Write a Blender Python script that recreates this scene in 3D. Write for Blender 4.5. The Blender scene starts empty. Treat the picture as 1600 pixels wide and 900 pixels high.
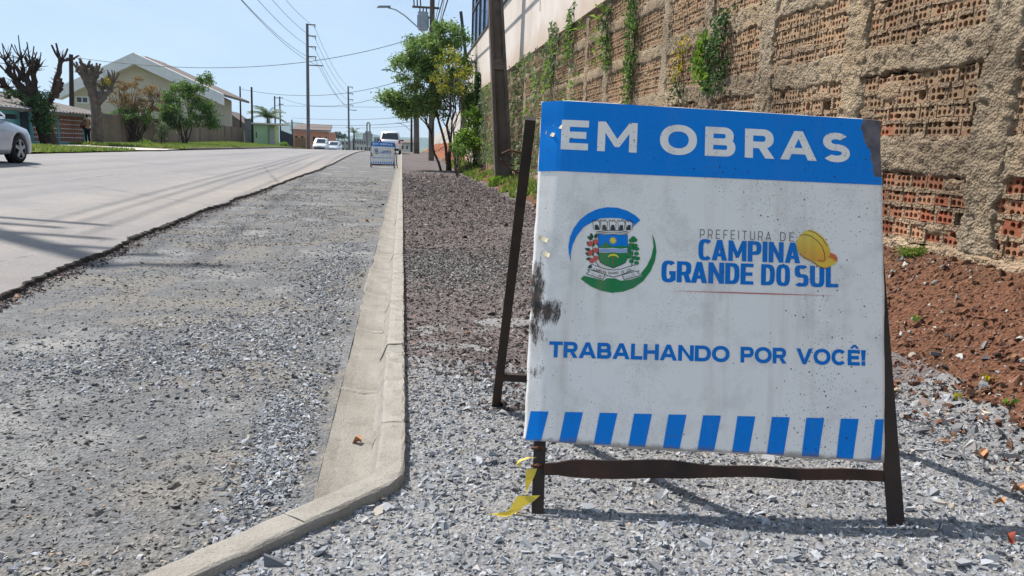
import bpy, bmesh, math, random
import numpy as np
from mathutils import Vector, Matrix, geometry, noise

R = math.radians
random.seed(7)
rng = np.random.default_rng(7)
scene = bpy.context.scene
COL = scene.collection

# ------------------------------------------------------------------ camera
CAM = np.array([0.0, 0.0, 1.03])
YAW, PITCH, ROLL, FPX = R(8.382), R(10.244), R(2.0), 1200.0
_fw = np.array([math.sin(YAW)*math.cos(PITCH), math.cos(YAW)*math.cos(PITCH), -math.sin(PITCH)])
_rt = np.array([math.cos(YAW), -math.sin(YAW), 0.0])
_up = np.cross(_rt, _fw)
_r2 = _rt*math.cos(ROLL) + _up*math.sin(ROLL)
_u2 = -_rt*math.sin(ROLL) + _up*math.cos(ROLL)
cam_data = bpy.data.cameras.new('camera')
cam = bpy.data.objects.new('camera', cam_data)
COL.objects.link(cam)
cam_data.sensor_width = 36.0
cam_data.lens = FPX/1600*36.0
cam_data.clip_start = 0.05
cam_data.clip_end = 30000
cam.matrix_world = Matrix(((_r2[0], _u2[0], -_fw[0], CAM[0]), (_r2[1], _u2[1], -_fw[1], CAM[1]),
                           (_r2[2], _u2[2], -_fw[2], CAM[2]), (0, 0, 0, 1)))
scene.camera = cam

def at(px, py, Y):
    """surveyed point: photo pixel read at a chosen distance Y along the road"""
    d = _fw + _r2*(px-800)/FPX - _u2*(py-450)/FPX
    return Vector(CAM + d*(Y/d[1]))

# ------------------------------------------------------------------ world, sun, exposure
SUN_TO = Vector((-0.52, 0.45, 1.0)).normalized()
world = bpy.data.worlds.new('World')
scene.world = world
world.use_nodes = True
wn, wl = world.node_tree.nodes, world.node_tree.links
bg = wn['Background']
sky = wn.new('ShaderNodeTexSky')
sky.sky_type = 'NISHITA'
sky.sun_disc = False
sky.sun_elevation = math.asin(SUN_TO.z)
sky.sun_rotation = math.atan2(SUN_TO.x, SUN_TO.y) % (2*math.pi)
sky.altitude = 900
sky.air_density = 1.0
sky.dust_density = 0.6
sky.ozone_density = 1.6
# thin, high cirrus drawn over the sky on its own direction vector
tc = wn.new('ShaderNodeTexCoord')
mp = wn.new('ShaderNodeMapping'); mp.inputs['Scale'].default_value = (1.2, 1.2, 5.0); mp.inputs['Rotation'].default_value = (0.2, 0.3, 0.5)
nz = wn.new('ShaderNodeTexNoise'); nz.inputs['Scale'].default_value = 2.2; nz.inputs['Detail'].default_value = 7; nz.inputs['Roughness'].default_value = 0.55; nz.inputs['Distortion'].default_value = 0.6
rp = wn.new('ShaderNodeValToRGB')
rp.color_ramp.elements[0].position = 0.36; rp.color_ramp.elements[0].color = (0.380, 0.485, 0.618, 1)
rp.color_ramp.elements[1].position = 0.70; rp.color_ramp.elements[1].color = (0.480, 0.560, 0.650, 1)
sc10 = wn.new('ShaderNodeVectorMath'); sc10.operation = 'SCALE'; sc10.inputs['Scale'].default_value = 10.6
mx = wn.new('ShaderNodeMix'); mx.data_type = 'RGBA'; mx.inputs['Factor'].default_value = 0.66
wl.new(tc.outputs['Generated'], mp.inputs['Vector']); wl.new(mp.outputs['Vector'], nz.inputs['Vector'])
wl.new(nz.outputs['Fac'], rp.inputs['Fac']); wl.new(rp.outputs['Color'], sc10.inputs[0])
wl.new(sky.outputs['Color'], mx.inputs[6]); wl.new(sc10.outputs[0], mx.inputs[7])
wl.new(mx.outputs[2], bg.inputs['Color'])
bg.inputs['Strength'].default_value = 0.100

sun_data = bpy.data.lights.new('sun', 'SUN')
sun_data.energy = 5.0
sun_data.angle = R(0.5)
sun_data.color = (1.0, 0.945, 0.87)
sun = bpy.data.objects.new('sun', sun_data)
COL.objects.link(sun)
sun.rotation_euler = SUN_TO.to_track_quat('Z', 'Y').to_euler()
sun.location = (0, 0, 30)

scene.view_settings.view_transform = 'Standard'
scene.view_settings.look = 'None'
scene.view_settings.exposure = 0.52
scene.view_settings.gamma = 1.0
scene.view_settings.use_curve_mapping = False

# ------------------------------------------------------------------ helpers
def lin(r, g, b):
    f = lambda c: (c/255/12.92) if c/255 <= 0.04045 else ((c/255+0.055)/1.055)**2.4
    return (f(r), f(g), f(b), 1.0)

def tag(o, label=None, cat=None, group=None, kind=None):
    if label: o['label'] = label
    if cat: o['category'] = cat
    if group: o['group'] = group
    if kind: o['kind'] = kind
    return o

def empty(name, loc=(0, 0, 0), rz=0.0):
    o = bpy.data.objects.new(name, None)
    o.empty_display_size = 0.2
    o.location = loc; o.rotation_euler = (0, 0, rz)
    COL.objects.link(o)
    return o

def link(name, me, parent=None):
    o = bpy.data.objects.new(name, me)
    COL.objects.link(o)
    if parent is not None: o.parent = parent
    return o

def smooth_me(me, on=True):
    me.polygons.foreach_set('use_smooth', [on]*len(me.polygons))

class MB:
    """collects simple shapes and links them as one mesh object"""
    def __init__(self): self.v, self.f, self.m = [], [], []
    def add(self, vs, fs, mi=0):
        b = len(self.v)
        self.v += [tuple(p) for p in vs]
        self.f += [tuple(i+b for i in f) for f in fs]
        self.m += [mi]*len(fs)
        return self
    def box(self, lo, hi, mi=0, mat=None):
        x0, y0, z0 = lo; x1, y1, z1 = hi
        vs = [(x0,y0,z0),(x1,y0,z0),(x1,y1,z0),(x0,y1,z0),(x0,y0,z1),(x1,y0,z1),(x1,y1,z1),(x0,y1,z1)]
        if mat is not None: vs = [mat @ Vector(p) for p in vs]
        return self.add(vs, [(3,2,1,0),(4,5,6,7),(0,1,5,4),(1,2,6,5),(2,3,7,6),(3,0,4,7)], mi)
    def bar(self, a, b, w, h=None, mi=0, upv=(0, 0, 1), w2=None, h2=None):
        a, b = Vector(a), Vector(b); h = h or w; w2 = w2 or w; h2 = h2 or h
        d = (b-a).normalized(); up = Vector(upv)
        if abs(d.dot(up)) > 0.98: up = Vector((0, 1, 0))
        s = d.cross(up).normalized(); u = s.cross(d)
        vs = []
        for p, ww, hh in ((a, w, h), (b, w2, h2)):
            vs += [p-s*ww/2-u*hh/2, p+s*ww/2-u*hh/2, p+s*ww/2+u*hh/2, p-s*ww/2+u*hh/2]
        return self.add(vs, [(3,2,1,0),(4,5,6,7),(0,1,5,4),(1,2,6,5),(2,3,7,6),(3,0,4,7)], mi)
    def tube(self, pts, rad, n=6, mi=0, cap=True):
        pts = [Vector(p) for p in pts]
        if not hasattr(rad, '__len__'): rad = [rad]*len(pts)
        ref = Vector((0.3, 0.2, 1)).normalized()
        rings, vs = [], []
        for i, p in enumerate(pts):
            d = (pts[min(i+1, len(pts)-1)]-pts[max(i-1, 0)])
            d = d.normalized() if d.length > 1e-9 else Vector((0, 0, 1))
            r0 = ref if abs(d.dot(ref)) < 0.95 else Vector((1, 0, 0))
            s = d.cross(r0).normalized(); u = s.cross(d)
            for k in range(n):
                a = 2*math.pi*k/n
                vs.append(p + (s*math.cos(a)+u*math.sin(a))*rad[i])
        fs = []
        for i in range(len(pts)-1):
            for k in range(n):
                k2 = (k+1) % n
                fs.append((i*n+k, i*n+k2, (i+1)*n+k2, (i+1)*n+k))
        if cap:
            fs.append(tuple(range(n-1, -1, -1))); fs.append(tuple((len(pts)-1)*n+k for k in range(n)))
        return self.add(vs, fs, mi)
    def prism(self, poly, axis_from, axis_to, mi=0):
        """poly: list of 3D points at one end; extruded by axis_to-axis_from"""
        d = Vector(axis_to)-Vector(axis_from); n = len(poly)
        vs = [Vector(p) for p in poly]+[Vector(p)+d for p in poly]
        fs = [tuple(range(n-1, -1, -1)), tuple(range(n, 2*n))]+[(i, (i+1) % n, n+(i+1) % n, n+i) for i in range(n)]
        return self.add(vs, fs, mi)
    def mesh(self, name, mats, smooth=False):
        me = bpy.data.meshes.new(name)
        me.from_pydata(self.v, [], self.f)
        for m in (mats if isinstance(mats, (list, tuple)) else [mats]): me.materials.append(m)
        me.polygons.foreach_set('material_index', self.m)
        if smooth: smooth_me(me)
        me.update()
        return me
    def build(self, name, mats, parent=None, smooth=False, recalc=False):
        me = self.mesh(name, mats, smooth)
        if recalc:
            bm = bmesh.new(); bm.from_mesh(me); bmesh.ops.recalc_face_normals(bm, faces=bm.faces); bm.to_mesh(me); bm.free()
        return link(name, me, parent)

def np_mesh(name, V, F, mats, smooth=False, mi=None):
    """V (n,3), F (m,k) arrays -> mesh"""
    me = bpy.data.meshes.new(name)
    n, (m, k) = len(V), F.shape
    me.vertices.add(n); me.vertices.foreach_set('co', np.ascontiguousarray(V, np.float32).ravel())
    me.loops.add(m*k); me.loops.foreach_set('vertex_index', np.ascontiguousarray(F, np.int32).ravel())
    me.polygons.add(m); me.polygons.foreach_set('loop_start', np.arange(0, m*k, k, dtype=np.int32))
    me.polygons.foreach_set('loop_total', np.full(m, k, np.int32))
    for mm in (mats if isinstance(mats, (list, tuple)) else [mats]): me.materials.append(mm)
    if mi is not None: me.polygons.foreach_set('material_index', np.ascontiguousarray(mi, np.int32))
    me.update(calc_edges=True)
    smooth_me(me, smooth)
    return me

def copy_tree(o, parent=None):
    c = o.copy(); COL.objects.link(c); c.parent = parent
    for ch in list(o.children):
        copy_tree(ch, c)
    return c

def sstep(a, b, x):
    t = np.clip((np.asarray(x, float)-a)/(b-a), 0, 1)
    return t*t*(3-2*t)

def vnoise(x, y, s=1.0, seed=0.0):
    """smooth value noise, vectorised"""
    x = np.asarray(x, float)*s+seed*17.3+1000; y = np.asarray(y, float)*s+seed*9.7+1000
    xi, yi = np.floor(x).astype(np.int64), np.floor(y).astype(np.int64)
    fx, fy = x-xi, y-yi
    fx, fy = fx*fx*(3-2*fx), fy*fy*(3-2*fy)
    def h(a, b):
        n = (a*374761393+b*668265263+int(seed*1000)*69069) & 0x7fffffff
        n = ((n ^ (n >> 13))*1274126177) & 0x7fffffff
        return ((n ^ (n >> 16)) & 0xffff)/65535.0
    return (h(xi, yi)*(1-fx)+h(xi+1, yi)*fx)*(1-fy)+(h(xi, yi+1)*(1-fx)+h(xi+1, yi+1)*fx)*fy

def fbm(x, y, s, seed=0, o=3):
    t, a, n = 0, 1, 0
    for i in range(o):
        t = t+a*vnoise(x, y, s*2**i, seed+i*3.1); n += a; a *= 0.55
    return t/n

# ------------------------------------------------------------------ materials
class NT:
    def __init__(self, name):
        self.mat = bpy.data.materials.new(name); self.mat.use_nodes = True
        self.nt = self.mat.node_tree; self.n = self.nt.nodes
        self.bsdf = self.n['Principled BSDF']; self.out = self.n['Material Output']
        self.tc = None
    def node(self, t, **kw):
        nd = self.n.new(t)
        for k, v in kw.items():
            if k in nd.inputs: nd.inputs[k].default_value = v
            else: setattr(nd, k, v)
        return nd
    def l(self, a, b): self.nt.links.new(a, b)
    def obj(self):
        if self.tc is None: self.tc = self.n.new('ShaderNodeTexCoord')
        return self.tc.outputs['Object']
    def mapped(self, scale=(1, 1, 1), loc=(0, 0, 0), rot=(0, 0, 0)):
        m = self.n.new('ShaderNodeMapping'); m.inputs['Scale'].default_value = scale; m.inputs['Location'].default_value = loc; m.inputs['Rotation'].default_value = rot
        self.l(self.obj(), m.inputs['Vector']); return m.outputs['Vector']
    def noise(self, scale, detail=4, rough=0.55, vec=None, dist=0.0):
        nd = self.node('ShaderNodeTexNoise', Scale=scale, Detail=detail, Roughness=rough, Distortion=dist)
        self.l(vec if vec is not None else self.obj(), nd.inputs['Vector']); return nd.outputs['Fac']
    def voro(self, scale, feature='F1', out='Distance', vec=None, rnd=1.0):
        nd = self.n.new('ShaderNodeTexVoronoi'); nd.feature = feature
        nd.inputs['Scale'].default_value = scale; nd.inputs['Randomness'].default_value = rnd
        self.l(vec if vec is not None else self.obj(), nd.inputs['Vector']); return nd.outputs[out]
    def ramp(self, fac, stops):
        r = self.n.new('ShaderNodeValToRGB'); e = r.color_ramp.elements
        while len(e) < len(stops): e.new(0.5)
        for k, (p, c) in enumerate(stops):
            e[k].position = p
            e[k].color = c if hasattr(c, '__len__') else (c, c, c, 1)
        self.l(fac, r.inputs['Fac']); return r.outputs['Color']
    def mix(self, fac, a, b, blend='MIX'):
        m = self.n.new('ShaderNodeMix'); m.data_type = 'RGBA'; m.blend_type = blend
        for sock, val in ((m.inputs['Factor'], fac), (m.inputs[6], a), (m.inputs[7], b)):
            if hasattr(val, 'is_linked') or isinstance(val, bpy.types.NodeSocket): self.l(val, sock)
            else: sock.default_value = val
        return m.outputs[2]
    def math(self, op, a, b=0.0, clamp=False):
        m = self.n.new('ShaderNodeMath'); m.operation = op; m.use_clamp = clamp
        for sock, val in ((m.inputs[0], a), (m.inputs[1], b)):
            if isinstance(val, bpy.types.NodeSocket): self.l(val, sock)
            else: sock.default_value = val
        return m.outputs[0]
    def sep(self, vec=None):
        s = self.n.new('ShaderNodeSeparateXYZ'); self.l(vec if vec is not None else self.obj(), s.inputs[0]); return s.outputs
    def bump(self, h, strength=0.5, dist=0.01):
        b = self.node('ShaderNodeBump', Strength=strength, Distance=dist); self.l(h, b.inputs['Height'])
        self.l(b.outputs['Normal'], self.bsdf.inputs['Normal'])
    def base(self, c):
        if isinstance(c, bpy.types.NodeSocket): self.l(c, self.bsdf.inputs['Base Color'])
        else: self.bsdf.inputs['Base Color'].default_value = c
    def rough(self, v, spec=0.3, metal=0.0):
        self.bsdf.inputs['Roughness'].default_value = v
        self.bsdf.inputs['Specular IOR Level'].default_value = spec
        self.bsdf.inputs['Metallic'].default_value = metal

def island(t):
    return t.n.new('ShaderNodeNewGeometry').outputs['Random Per Island']

def simple(name, c1, c2=None, scale=3.0, rough=0.85, bump=0.0, bscale=40.0, spec=0.25, metal=0.0, dist=0.01, detail=5):
    t = NT(name)
    if c2 is None: t.base(c1)
    else: t.base(t.mix(t.ramp(t.noise(scale, detail, 0.6), [(0.32, 0.0), (0.68, 1.0)]), c1, c2))
    t.rough(rough, spec, metal)
    if bump: t.bump(t.noise(bscale, 5, 0.6), bump, dist)
    return t.mat

def leafmat(name, cols, trans=0.35, rough=0.55):
    t = NT(name)
    c = t.ramp(island(t), [(i/max(1, len(cols)-1), cc) for i, cc in enumerate(cols)])
    t.base(c); t.rough(rough, 0.3)
    tr = t.n.new('ShaderNodeBsdfTranslucent'); t.l(c, tr.inputs['Color'])
    ms = t.n.new('ShaderNodeMixShader'); ms.inputs[0].default_value = trans
    t.l(t.bsdf.outputs[0], ms.inputs[1]); t.l(tr.outputs[0], ms.inputs[2]); t.l(ms.outputs[0], t.out.inputs['Surface'])
    return t.mat

M = {}
# crushed stone, by island
def stonemat(name, stops, rough=0.9):
    t = NT(name)
    c = t.ramp(island(t), stops)
    t.base(t.mix(t.noise(60, 3), c, (0.55, 0.52, 0.48, 1), 'MULTIPLY') if False else c)
    t.rough(rough, 0.2); t.bump(t.noise(220, 3), 0.25, 0.002)
    return t.mat
M['stone'] = stonemat('crushed_stone', [(0.0, lin(84, 86, 90)), (0.25, lin(122, 125, 130)), (0.65, lin(148, 151, 156)), (0.94, lin(170, 172, 176)), (1.0, lin(160, 146, 130))])
M['lane_stone'] = stonemat('lane_stone', [(0.0, lin(62, 61, 60)), (0.35, lin(104, 103, 101)), (0.7, lin(130, 128, 125)), (0.93, lin(158, 155, 151)), (1.0, lin(150, 128, 108))])
M['millings'] = stonemat('asphalt_millings', [(0.0, lin(60, 54, 53)), (0.4, lin(94, 86, 84)), (0.75, lin(122, 113, 110)), (0.95, lin(152, 144, 141)), (1.0, lin(152, 116, 98))])
M['clod'] = stonemat('earth_clod', [(0.0, lin(70, 48, 38)), (0.45, lin(98, 68, 53)), (0.8, lin(122, 88, 68)), (0.90, lin(140, 112, 92)), (0.94, lin(160, 156, 150)), (1.0, lin(172, 168, 162))])

M['rubble'] = stonemat('mixed_rubble', [(0.0, lin(84, 84, 88)), (0.4, lin(134, 134, 136)), (0.6, lin(168, 166, 164)), (0.72, lin(112, 80, 62)), (0.88, lin(128, 92, 72)), (0.95, lin(180, 166, 146)), (1.0, lin(190, 182, 170))])
def ground_mat(name, cols, patch_scale, stops, fine=140, bump=0.6, bdist=0.012, extra=None):
    t = NT(name)
    pt = t.noise(patch_scale, 10, 0.70)
    c = t.ramp(pt, [(p, cc) for p, cc in zip(stops, cols)])
    grain = t.voro(fine, 'F1', 'Color')
    g = t.node('ShaderNodeRGBToBW'); t.l(grain, g.inputs[0])
    c = t.mix(0.55, c, t.ramp(g.outputs[0], [(0.1, 0.45), (0.6, 1.0), (1.0, 1.5)]), 'MULTIPLY')
    if extra: c = extra(t, c)
    t.base(c); t.rough(0.92, 0.15)
    h = t.math('ADD', t.voro(fine), t.math('MULTIPLY', t.noise(fine*0.35, 4), 1.2))
    t.bump(h, bump, bdist)
    return t.mat
M['lane'] = ground_mat('compacted_gravel', [lin(98, 98, 98), lin(126, 122, 116), lin(104, 105, 107), lin(126, 126, 126), lin(156, 154, 151)], 0.9, (0.30, 0.42, 0.50, 0.58, 0.72), 95)
M['pave'] = ground_mat('pavement_gravel', [lin(120, 122, 126), lin(134, 133, 132), lin(110, 112, 117)], 1.6, (0.3, 0.5, 0.7), 85)
def _mill(t, c): return c
M['mill_ground'] = ground_mat('milled_asphalt_ground', [lin(84, 77, 76), lin(112, 104, 102), lin(96, 88, 87), lin(146, 142, 140)], 0.75, (0.3, 0.48, 0.6, 0.8), 75, 0.8, 0.015)
M['earth'] = ground_mat('red_earth', [lin(90, 62, 48), lin(112, 78, 60), lin(98, 70, 54), lin(130, 98, 76)], 1.8, (0.3, 0.45, 0.6, 0.75), 60, 0.9, 0.02)
M['red_bank'] = ground_mat('red_clay', [lin(136, 80, 56), lin(154, 96, 70), lin(116, 74, 54)], 0.9, (0.3, 0.5, 0.7), 20, 0.9, 0.05)
M['ground'] = ground_mat('dry_ground', [lin(118, 112, 96), lin(104, 112, 76), lin(130, 120, 100)], 0.05, (0.35, 0.5, 0.65), 3, 0.3, 0.02)
M['grass_soil'] = ground_mat('grassy_soil', [lin(96, 104, 52), lin(118, 122, 66), lin(132, 112, 82)], 0.6, (0.3, 0.5, 0.75), 25, 0.6, 0.03)

def asphalt():
    t = NT('worn_asphalt')
    p = t.sep()
    c = t.ramp(t.noise(0.35, 5, 0.6), [(0.3, lin(130, 128, 129)), (0.55, lin(142, 138, 136)), (0.75, lin(126, 125, 128))])
    # pale sandy dust towards the broken edge
    edge = t.ramp(t.math('ADD', p[0], t.math('MULTIPLY', t.noise(0.8, 4), 1.6)), [(0.0, 0.0), (1.0, 1.0)])
    dustf = t.math('MULTIPLY', t.ramp(t.math('MULTIPLY_ADD', p[0], 0.25) if False else t.math('ADD', t.math('MULTIPLY', p[0], 0.3), 1.75), [(0.2, 0.0), (0.95, 1.0)]), t.noise(1.5, 4), False)
    c = t.mix(dustf, c, lin(158, 146, 132))
    # wheel-polished longitudinal bands and a few dark seams
    v = t.mapped((0.9, 0.03, 1))
    c = t.mix(t.ramp(t.noise(1.0, 3, 0.6, v), [(0.42, 0.0), (0.62, 0.6)]), c, lin(118, 117, 120))
    c = t.mix(t.ramp(t.noise(2.6, 6, 0.7), [(0.5, 0.0), (0.75, 0.5)]), c, lin(112, 108, 106))
    v2 = t.mapped((2.6, 0.05, 1), (1.3, 2.0, 0))
    c = t.mix(t.ramp(t.noise(1.0, 5, 0.65, v2), [(0.52, 0.0), (0.68, 0.45)]), c, lin(108, 107, 109))
    c = t.mix(t.ramp(t.noise(0.9, 7, 0.75, t.mapped((1, 0.35, 1), (7, 3, 0))), [(0.56, 0.0), (0.7, 0.5)]), c, lin(156, 150, 144))
    vc = t.mapped((0.22, 0.10, 1), (3.1, 0.4, 0))
    ck = t.voro(1.0, 'DISTANCE_TO_EDGE', 'Distance', vc)
    wob = t.math('ADD', ck, t.math('MULTIPLY', t.math('SUBTRACT', t.noise(3.0, 4), 0.5), 0.03))
    c = t.mix(t.ramp(wob, [(0.0, 0.6), (0.004, 0.0)]), c, lin(92, 90, 90))
    gr = t.voro(130, 'F1', 'Color'); g = t.node('ShaderNodeRGBToBW'); t.l(gr, g.inputs[0])
    c = t.mix(0.5, c, t.ramp(g.outputs[0], [(0.1, 0.55), (0.6, 1.0), (1.0, 1.35)]), 'MULTIPLY')
    t.base(c); t.rough(0.85, 0.25); t.bump(t.math('ADD', t.voro(130), t.noise(30, 4)), 0.4, 0.006)
    return t.mat
M['asphalt'] = asphalt()
M['asphalt_edge'] = simple('tarry_broken_edge', lin(38, 35, 34), lin(74, 69, 66), 14, 0.9, 0.9, 60, dist=0.02)
def concrete(name, a, b, sc=3.0, spec=0.2, stain=lin(110, 102, 92), bs=90):
    t = NT(name)
    c = t.mix(t.ramp(t.noise(sc, 5, 0.6), [(0.3, 0.0), (0.7, 1.0)]), a, b)
    c = t.mix(t.ramp(t.noise(sc*2.7, 6, 0.65), [(0.56, 0.0), (0.75, 0.6)]), c, stain)
    pits = t.voro(bs*0.8); c = t.mix(t.ramp(pits, [(0.08, 0.55), (0.2, 0.0)]), c, stain)
    c = t.mix(0.5, c, t.ramp(t.noise(bs*3.5, 3, 0.7), [(0.3, 0.7), (0.7, 1.25)]), 'MULTIPLY')
    t.base(c); t.rough(0.88, spec); t.bump(t.math('ADD', t.noise(bs*1.6, 5, 0.7), t.noise(bs*0.3, 4)), 0.8, 0.008)
    return t.mat
M['kerb'] = concrete('kerb_concrete', lin(162, 157, 149), lin(140, 135, 127), 4.5, stain=lin(108, 102, 94), bs=60)
M['gutter'] = concrete('gutter_concrete', lin(156, 151, 143), lin(126, 120, 111), 2.6, stain=lin(86, 80, 72), bs=60)
M['old_concrete'] = concrete('old_concrete', lin(118, 108, 98), lin(96, 88, 80), 1.6, stain=lin(62, 56, 50), bs=30)
M['pole_concrete'] = concrete('pole_concrete', lin(112, 102, 94), lin(84, 76, 70), 1.2, stain=lin(54, 48, 44), bs=40)
M['far_pole'] = simple('grey_pole_concrete', lin(112, 110, 110), lin(92, 90, 90), 2)
M['wood_pole'] = simple('dark_timber_pole', lin(64, 54, 48), lin(48, 42, 40), 4)

# ------------------------------------------------------------------ terrain
ASPH_Y = [0.0, 2.0, 5.25, 9.4, 21.0, 55.0, 80.0, 140.0]
ASPH_X = [-2.40, -2.45, -2.52, -2.74, -2.95, -3.35, -3.4, -3.4]
KERB_L = -11.5
WALL_X = 3.05
def asph_edge(y): return np.interp(y, ASPH_Y, ASPH_X)

def Z(x, y):
    x, y = np.asarray(x, float), np.asarray(y, float)
    zr = 0.42*sstep(26, 64, y)
    k = np.clip((-2.5-x)/6.0, 0, 1)
    z = zr*(1-k)+0.34*k
    z = z+np.clip((KERB_L-x)/5.0, 0, 1)*(0.06+0.25*sstep(52, 86, y))
    rise = 0.52*(1-sstep(7, 16, y))+0.26*sstep(7, 16, y)
    z = z+rise*sstep(2.15, 3.1, x)
    z = z+1.3*sstep(2.3, 5.0, x)*sstep(40, 52, y)*(1-sstep(85, 120, y))
    d = np.clip(y-72, 0, 60)
    z = z-0.0005*d*d-0.06*np.clip(y-132, 0, 118)
    return z

def geo(a, b, n):
    return np.concatenate([a*(b/a)**(np.arange(n)/(n-1.0))])

def sheet(name, xl, xr, ys, nx, mat, zoff=0.0, amp=0.0, nscale=6.0, seed=1, kind='structure', parent=None, smooth=True, bow=None):
    ys = np.asarray(ys, float)
    x0 = np.array([xl(y) if callable(xl) else xl for y in ys]); x1 = np.array([xr(y) if callable(xr) else xr for y in ys])
    u = np.linspace(0, 1, nx)
    X = x0[:, None]+(x1-x0)[:, None]*u[None, :]
    Y = np.repeat(ys[:, None], nx, 1)
    Zz = Z(X, Y)+zoff
    if amp: Zz = Zz+amp*(fbm(X, Y, nscale, seed, 4)-0.5)*2
    if bow is not None: Zz = Zz+bow(X, Y)
    V = np.stack([X, Y, Zz], -1).reshape(-1, 3)
    i = np.arange(len(ys)-1)[:, None]*nx+np.arange(nx-1)[None, :]
    F = np.stack([i, i+1, i+nx+1, i+nx], -1).reshape(-1, 4)
    o = link(name, np_mesh(name, V, F, mat, smooth), parent)
    if kind: o['kind'] = kind
    return o

# ground: one sheet to the horizon, kept under everything else
def big_axis(vals, far): return np.array(sorted(set([-far, -far/2, -far/4, -700, -350, -180, -100] + list(vals) + [100, 180, 350, 700, far/4, far/2, far])))
gx = big_axis(np.linspace(-60, 40, 51), 7000)
gy = np.array([-7000, -3000, -800, -200, -60, -20, -8]+list(np.linspace(-4, 140, 73))+[160, 190, 220, 250, 300, 500, 1000, 2000, 3500, 5000, 7000], float)
GX, GY = np.meshgrid(gx, gy)
GZ = Z(GX, GY)-0.16
GZ = np.where(GX < -2.2, GZ, GZ)
i = np.arange(len(gy)-1)[:, None]*len(gx)+np.arange(len(gx)-1)[None, :]
F = np.stack([i, i+1, i+len(gx)+1, i+len(gx)], -1).reshape(-1, 4)
tag(link('ground', np_mesh('ground', np.stack([GX, GY, GZ], -1).reshape(-1, 3), F, M['ground'])), kind='structure')

# asphalt road with its broken edge
ys_road = np.concatenate([np.arange(-3, 12, 0.035), geo(12, 140, 320)])
def road_right(y):
    j = 0.10*(vnoise(y, 0, 0.9, 5)-0.5)+0.035*(vnoise(y, 3, 5, 6)-0.5)+0.04*(vnoise(y, 7, 23, 7)-0.5)
    return float(asph_edge(y))+j*(1.0 if y < 30 else 0.6)
road = sheet('asphalt_road', KERB_L, lambda y: road_right(y), ys_road, 40, M['asphalt'], 0.021, 0.004, 1.0, 2)
# the broken edge: its own dark tarry skirt, a part of the road
Vs, Fs = [], []
for k, y in enumerate(ys_road):
    x = road_right(y); z = float(Z(x, y))
    n1, n2 = float(vnoise(y, 1, 14, 8)), float(vnoise(y, 2, 31, 9))
    wdt = 0.014+0.085*n1*float(vnoise(y, 5, 1.7, 3))**2 if y < 25 else 0.04+0.0008*y
    Vs += [(x-0.006, y, z+0.0222), (x+wdt*0.35, y, z+0.016+0.012*(n2-0.5)), (x+wdt*0.7, y, z+0.000+0.016*n1), (x+wdt+0.02*n2, y, z-0.045)]
for k in range(len(ys_road)-1):
    for j in range(3):
        a = k*4+j; Fs.append((a, a+1, a+5, a+4))
link('broken_edge', np_mesh('broken_edge', np.array(Vs), np.array(Fs), M['asphalt_edge']), road)

# gravel lane between the asphalt and the gutter
def lane_right(y): return -0.255 if y > 2.05 else -0.27-(2.06-y)*0.93
ys_near = np.concatenate([np.arange(0.3, 6, 0.03), geo(6, 100, 260)])
lane = sheet('gravel_lane', lambda y: float(asph_edge(y))-0.25, lane_right, ys_near, 110, M['lane'], -0.022, 0.012, 3.0, 4)
# pavement: pale crushed stone in front, dark millings behind
def pave_left(y): return 0.012 if y > 2.27 else 0.0-(2.27-y)*0.97
mill_start = 3.15
pave = sheet('gravel_pavement', pave_left, 2.42, np.arange(0.3, 4.6, 0.03), 100, M['pave'], 0.0, 0.010, 4.0, 5)
millg = sheet('milled_pavement', 0.012, 2.42, np.concatenate([np.arange(2.9, 9, 0.04), geo(9, 100, 220)]), 80, M['mill_ground'], 0.002, 0.012, 3.5, 6,
              bow=lambda X, Y: -0.04*(1-sstep(3.0, 3.5, Y+0.9*(fbm(X, Y, 2.6, 9)-0.5)*2))-0.03*sstep(0.56, 0.66, fbm(X, Y, 1.1, 21))*(1-sstep(8, 12, Y))*0)
dirt = sheet('earth_bank', lambda y: 2.05, 4.6, np.concatenate([np.arange(-1, 10, 0.04), geo(10, 100, 150)]), 60, M['earth'], 0.006, 0.024, 3.0, 7, bow=lambda X, Y: -0.05*(1-sstep(2.12, 2.45, X+0.2*(fbm(X, Y, 2.2, 44)-.5))))
# left side: verge, apron and kerb
verge = sheet('grass_verge', -17.4, KERB_L-0.14, np.concatenate([np.arange(43.5, 100, 0.8)]), 16, M['grass_soil'], 0.10, 0.02, 1.0, 8)
verge2 = sheet('grass_verge', -17.7, lambda y: KERB_L-0.1-0.5*float(vnoise(y, 1, 0.5, 2)), np.arange(12, 36.8, 0.6), 14, M['grass_soil'], 0.05, 0.02, 1.0, 9)
apron_mat = concrete('apron_concrete', lin(196, 188, 178), lin(176, 168, 158), 0.8, stain=lin(140, 130, 120), bs=12)
apron = sheet('concrete_apron', -17.6, lambda y: KERB_L+0.25*math.sin(y), np.arange(36.6, 43.7, 0.35), 12, apron_mat, 0.075, 0.015, 0.8, 10)

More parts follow.
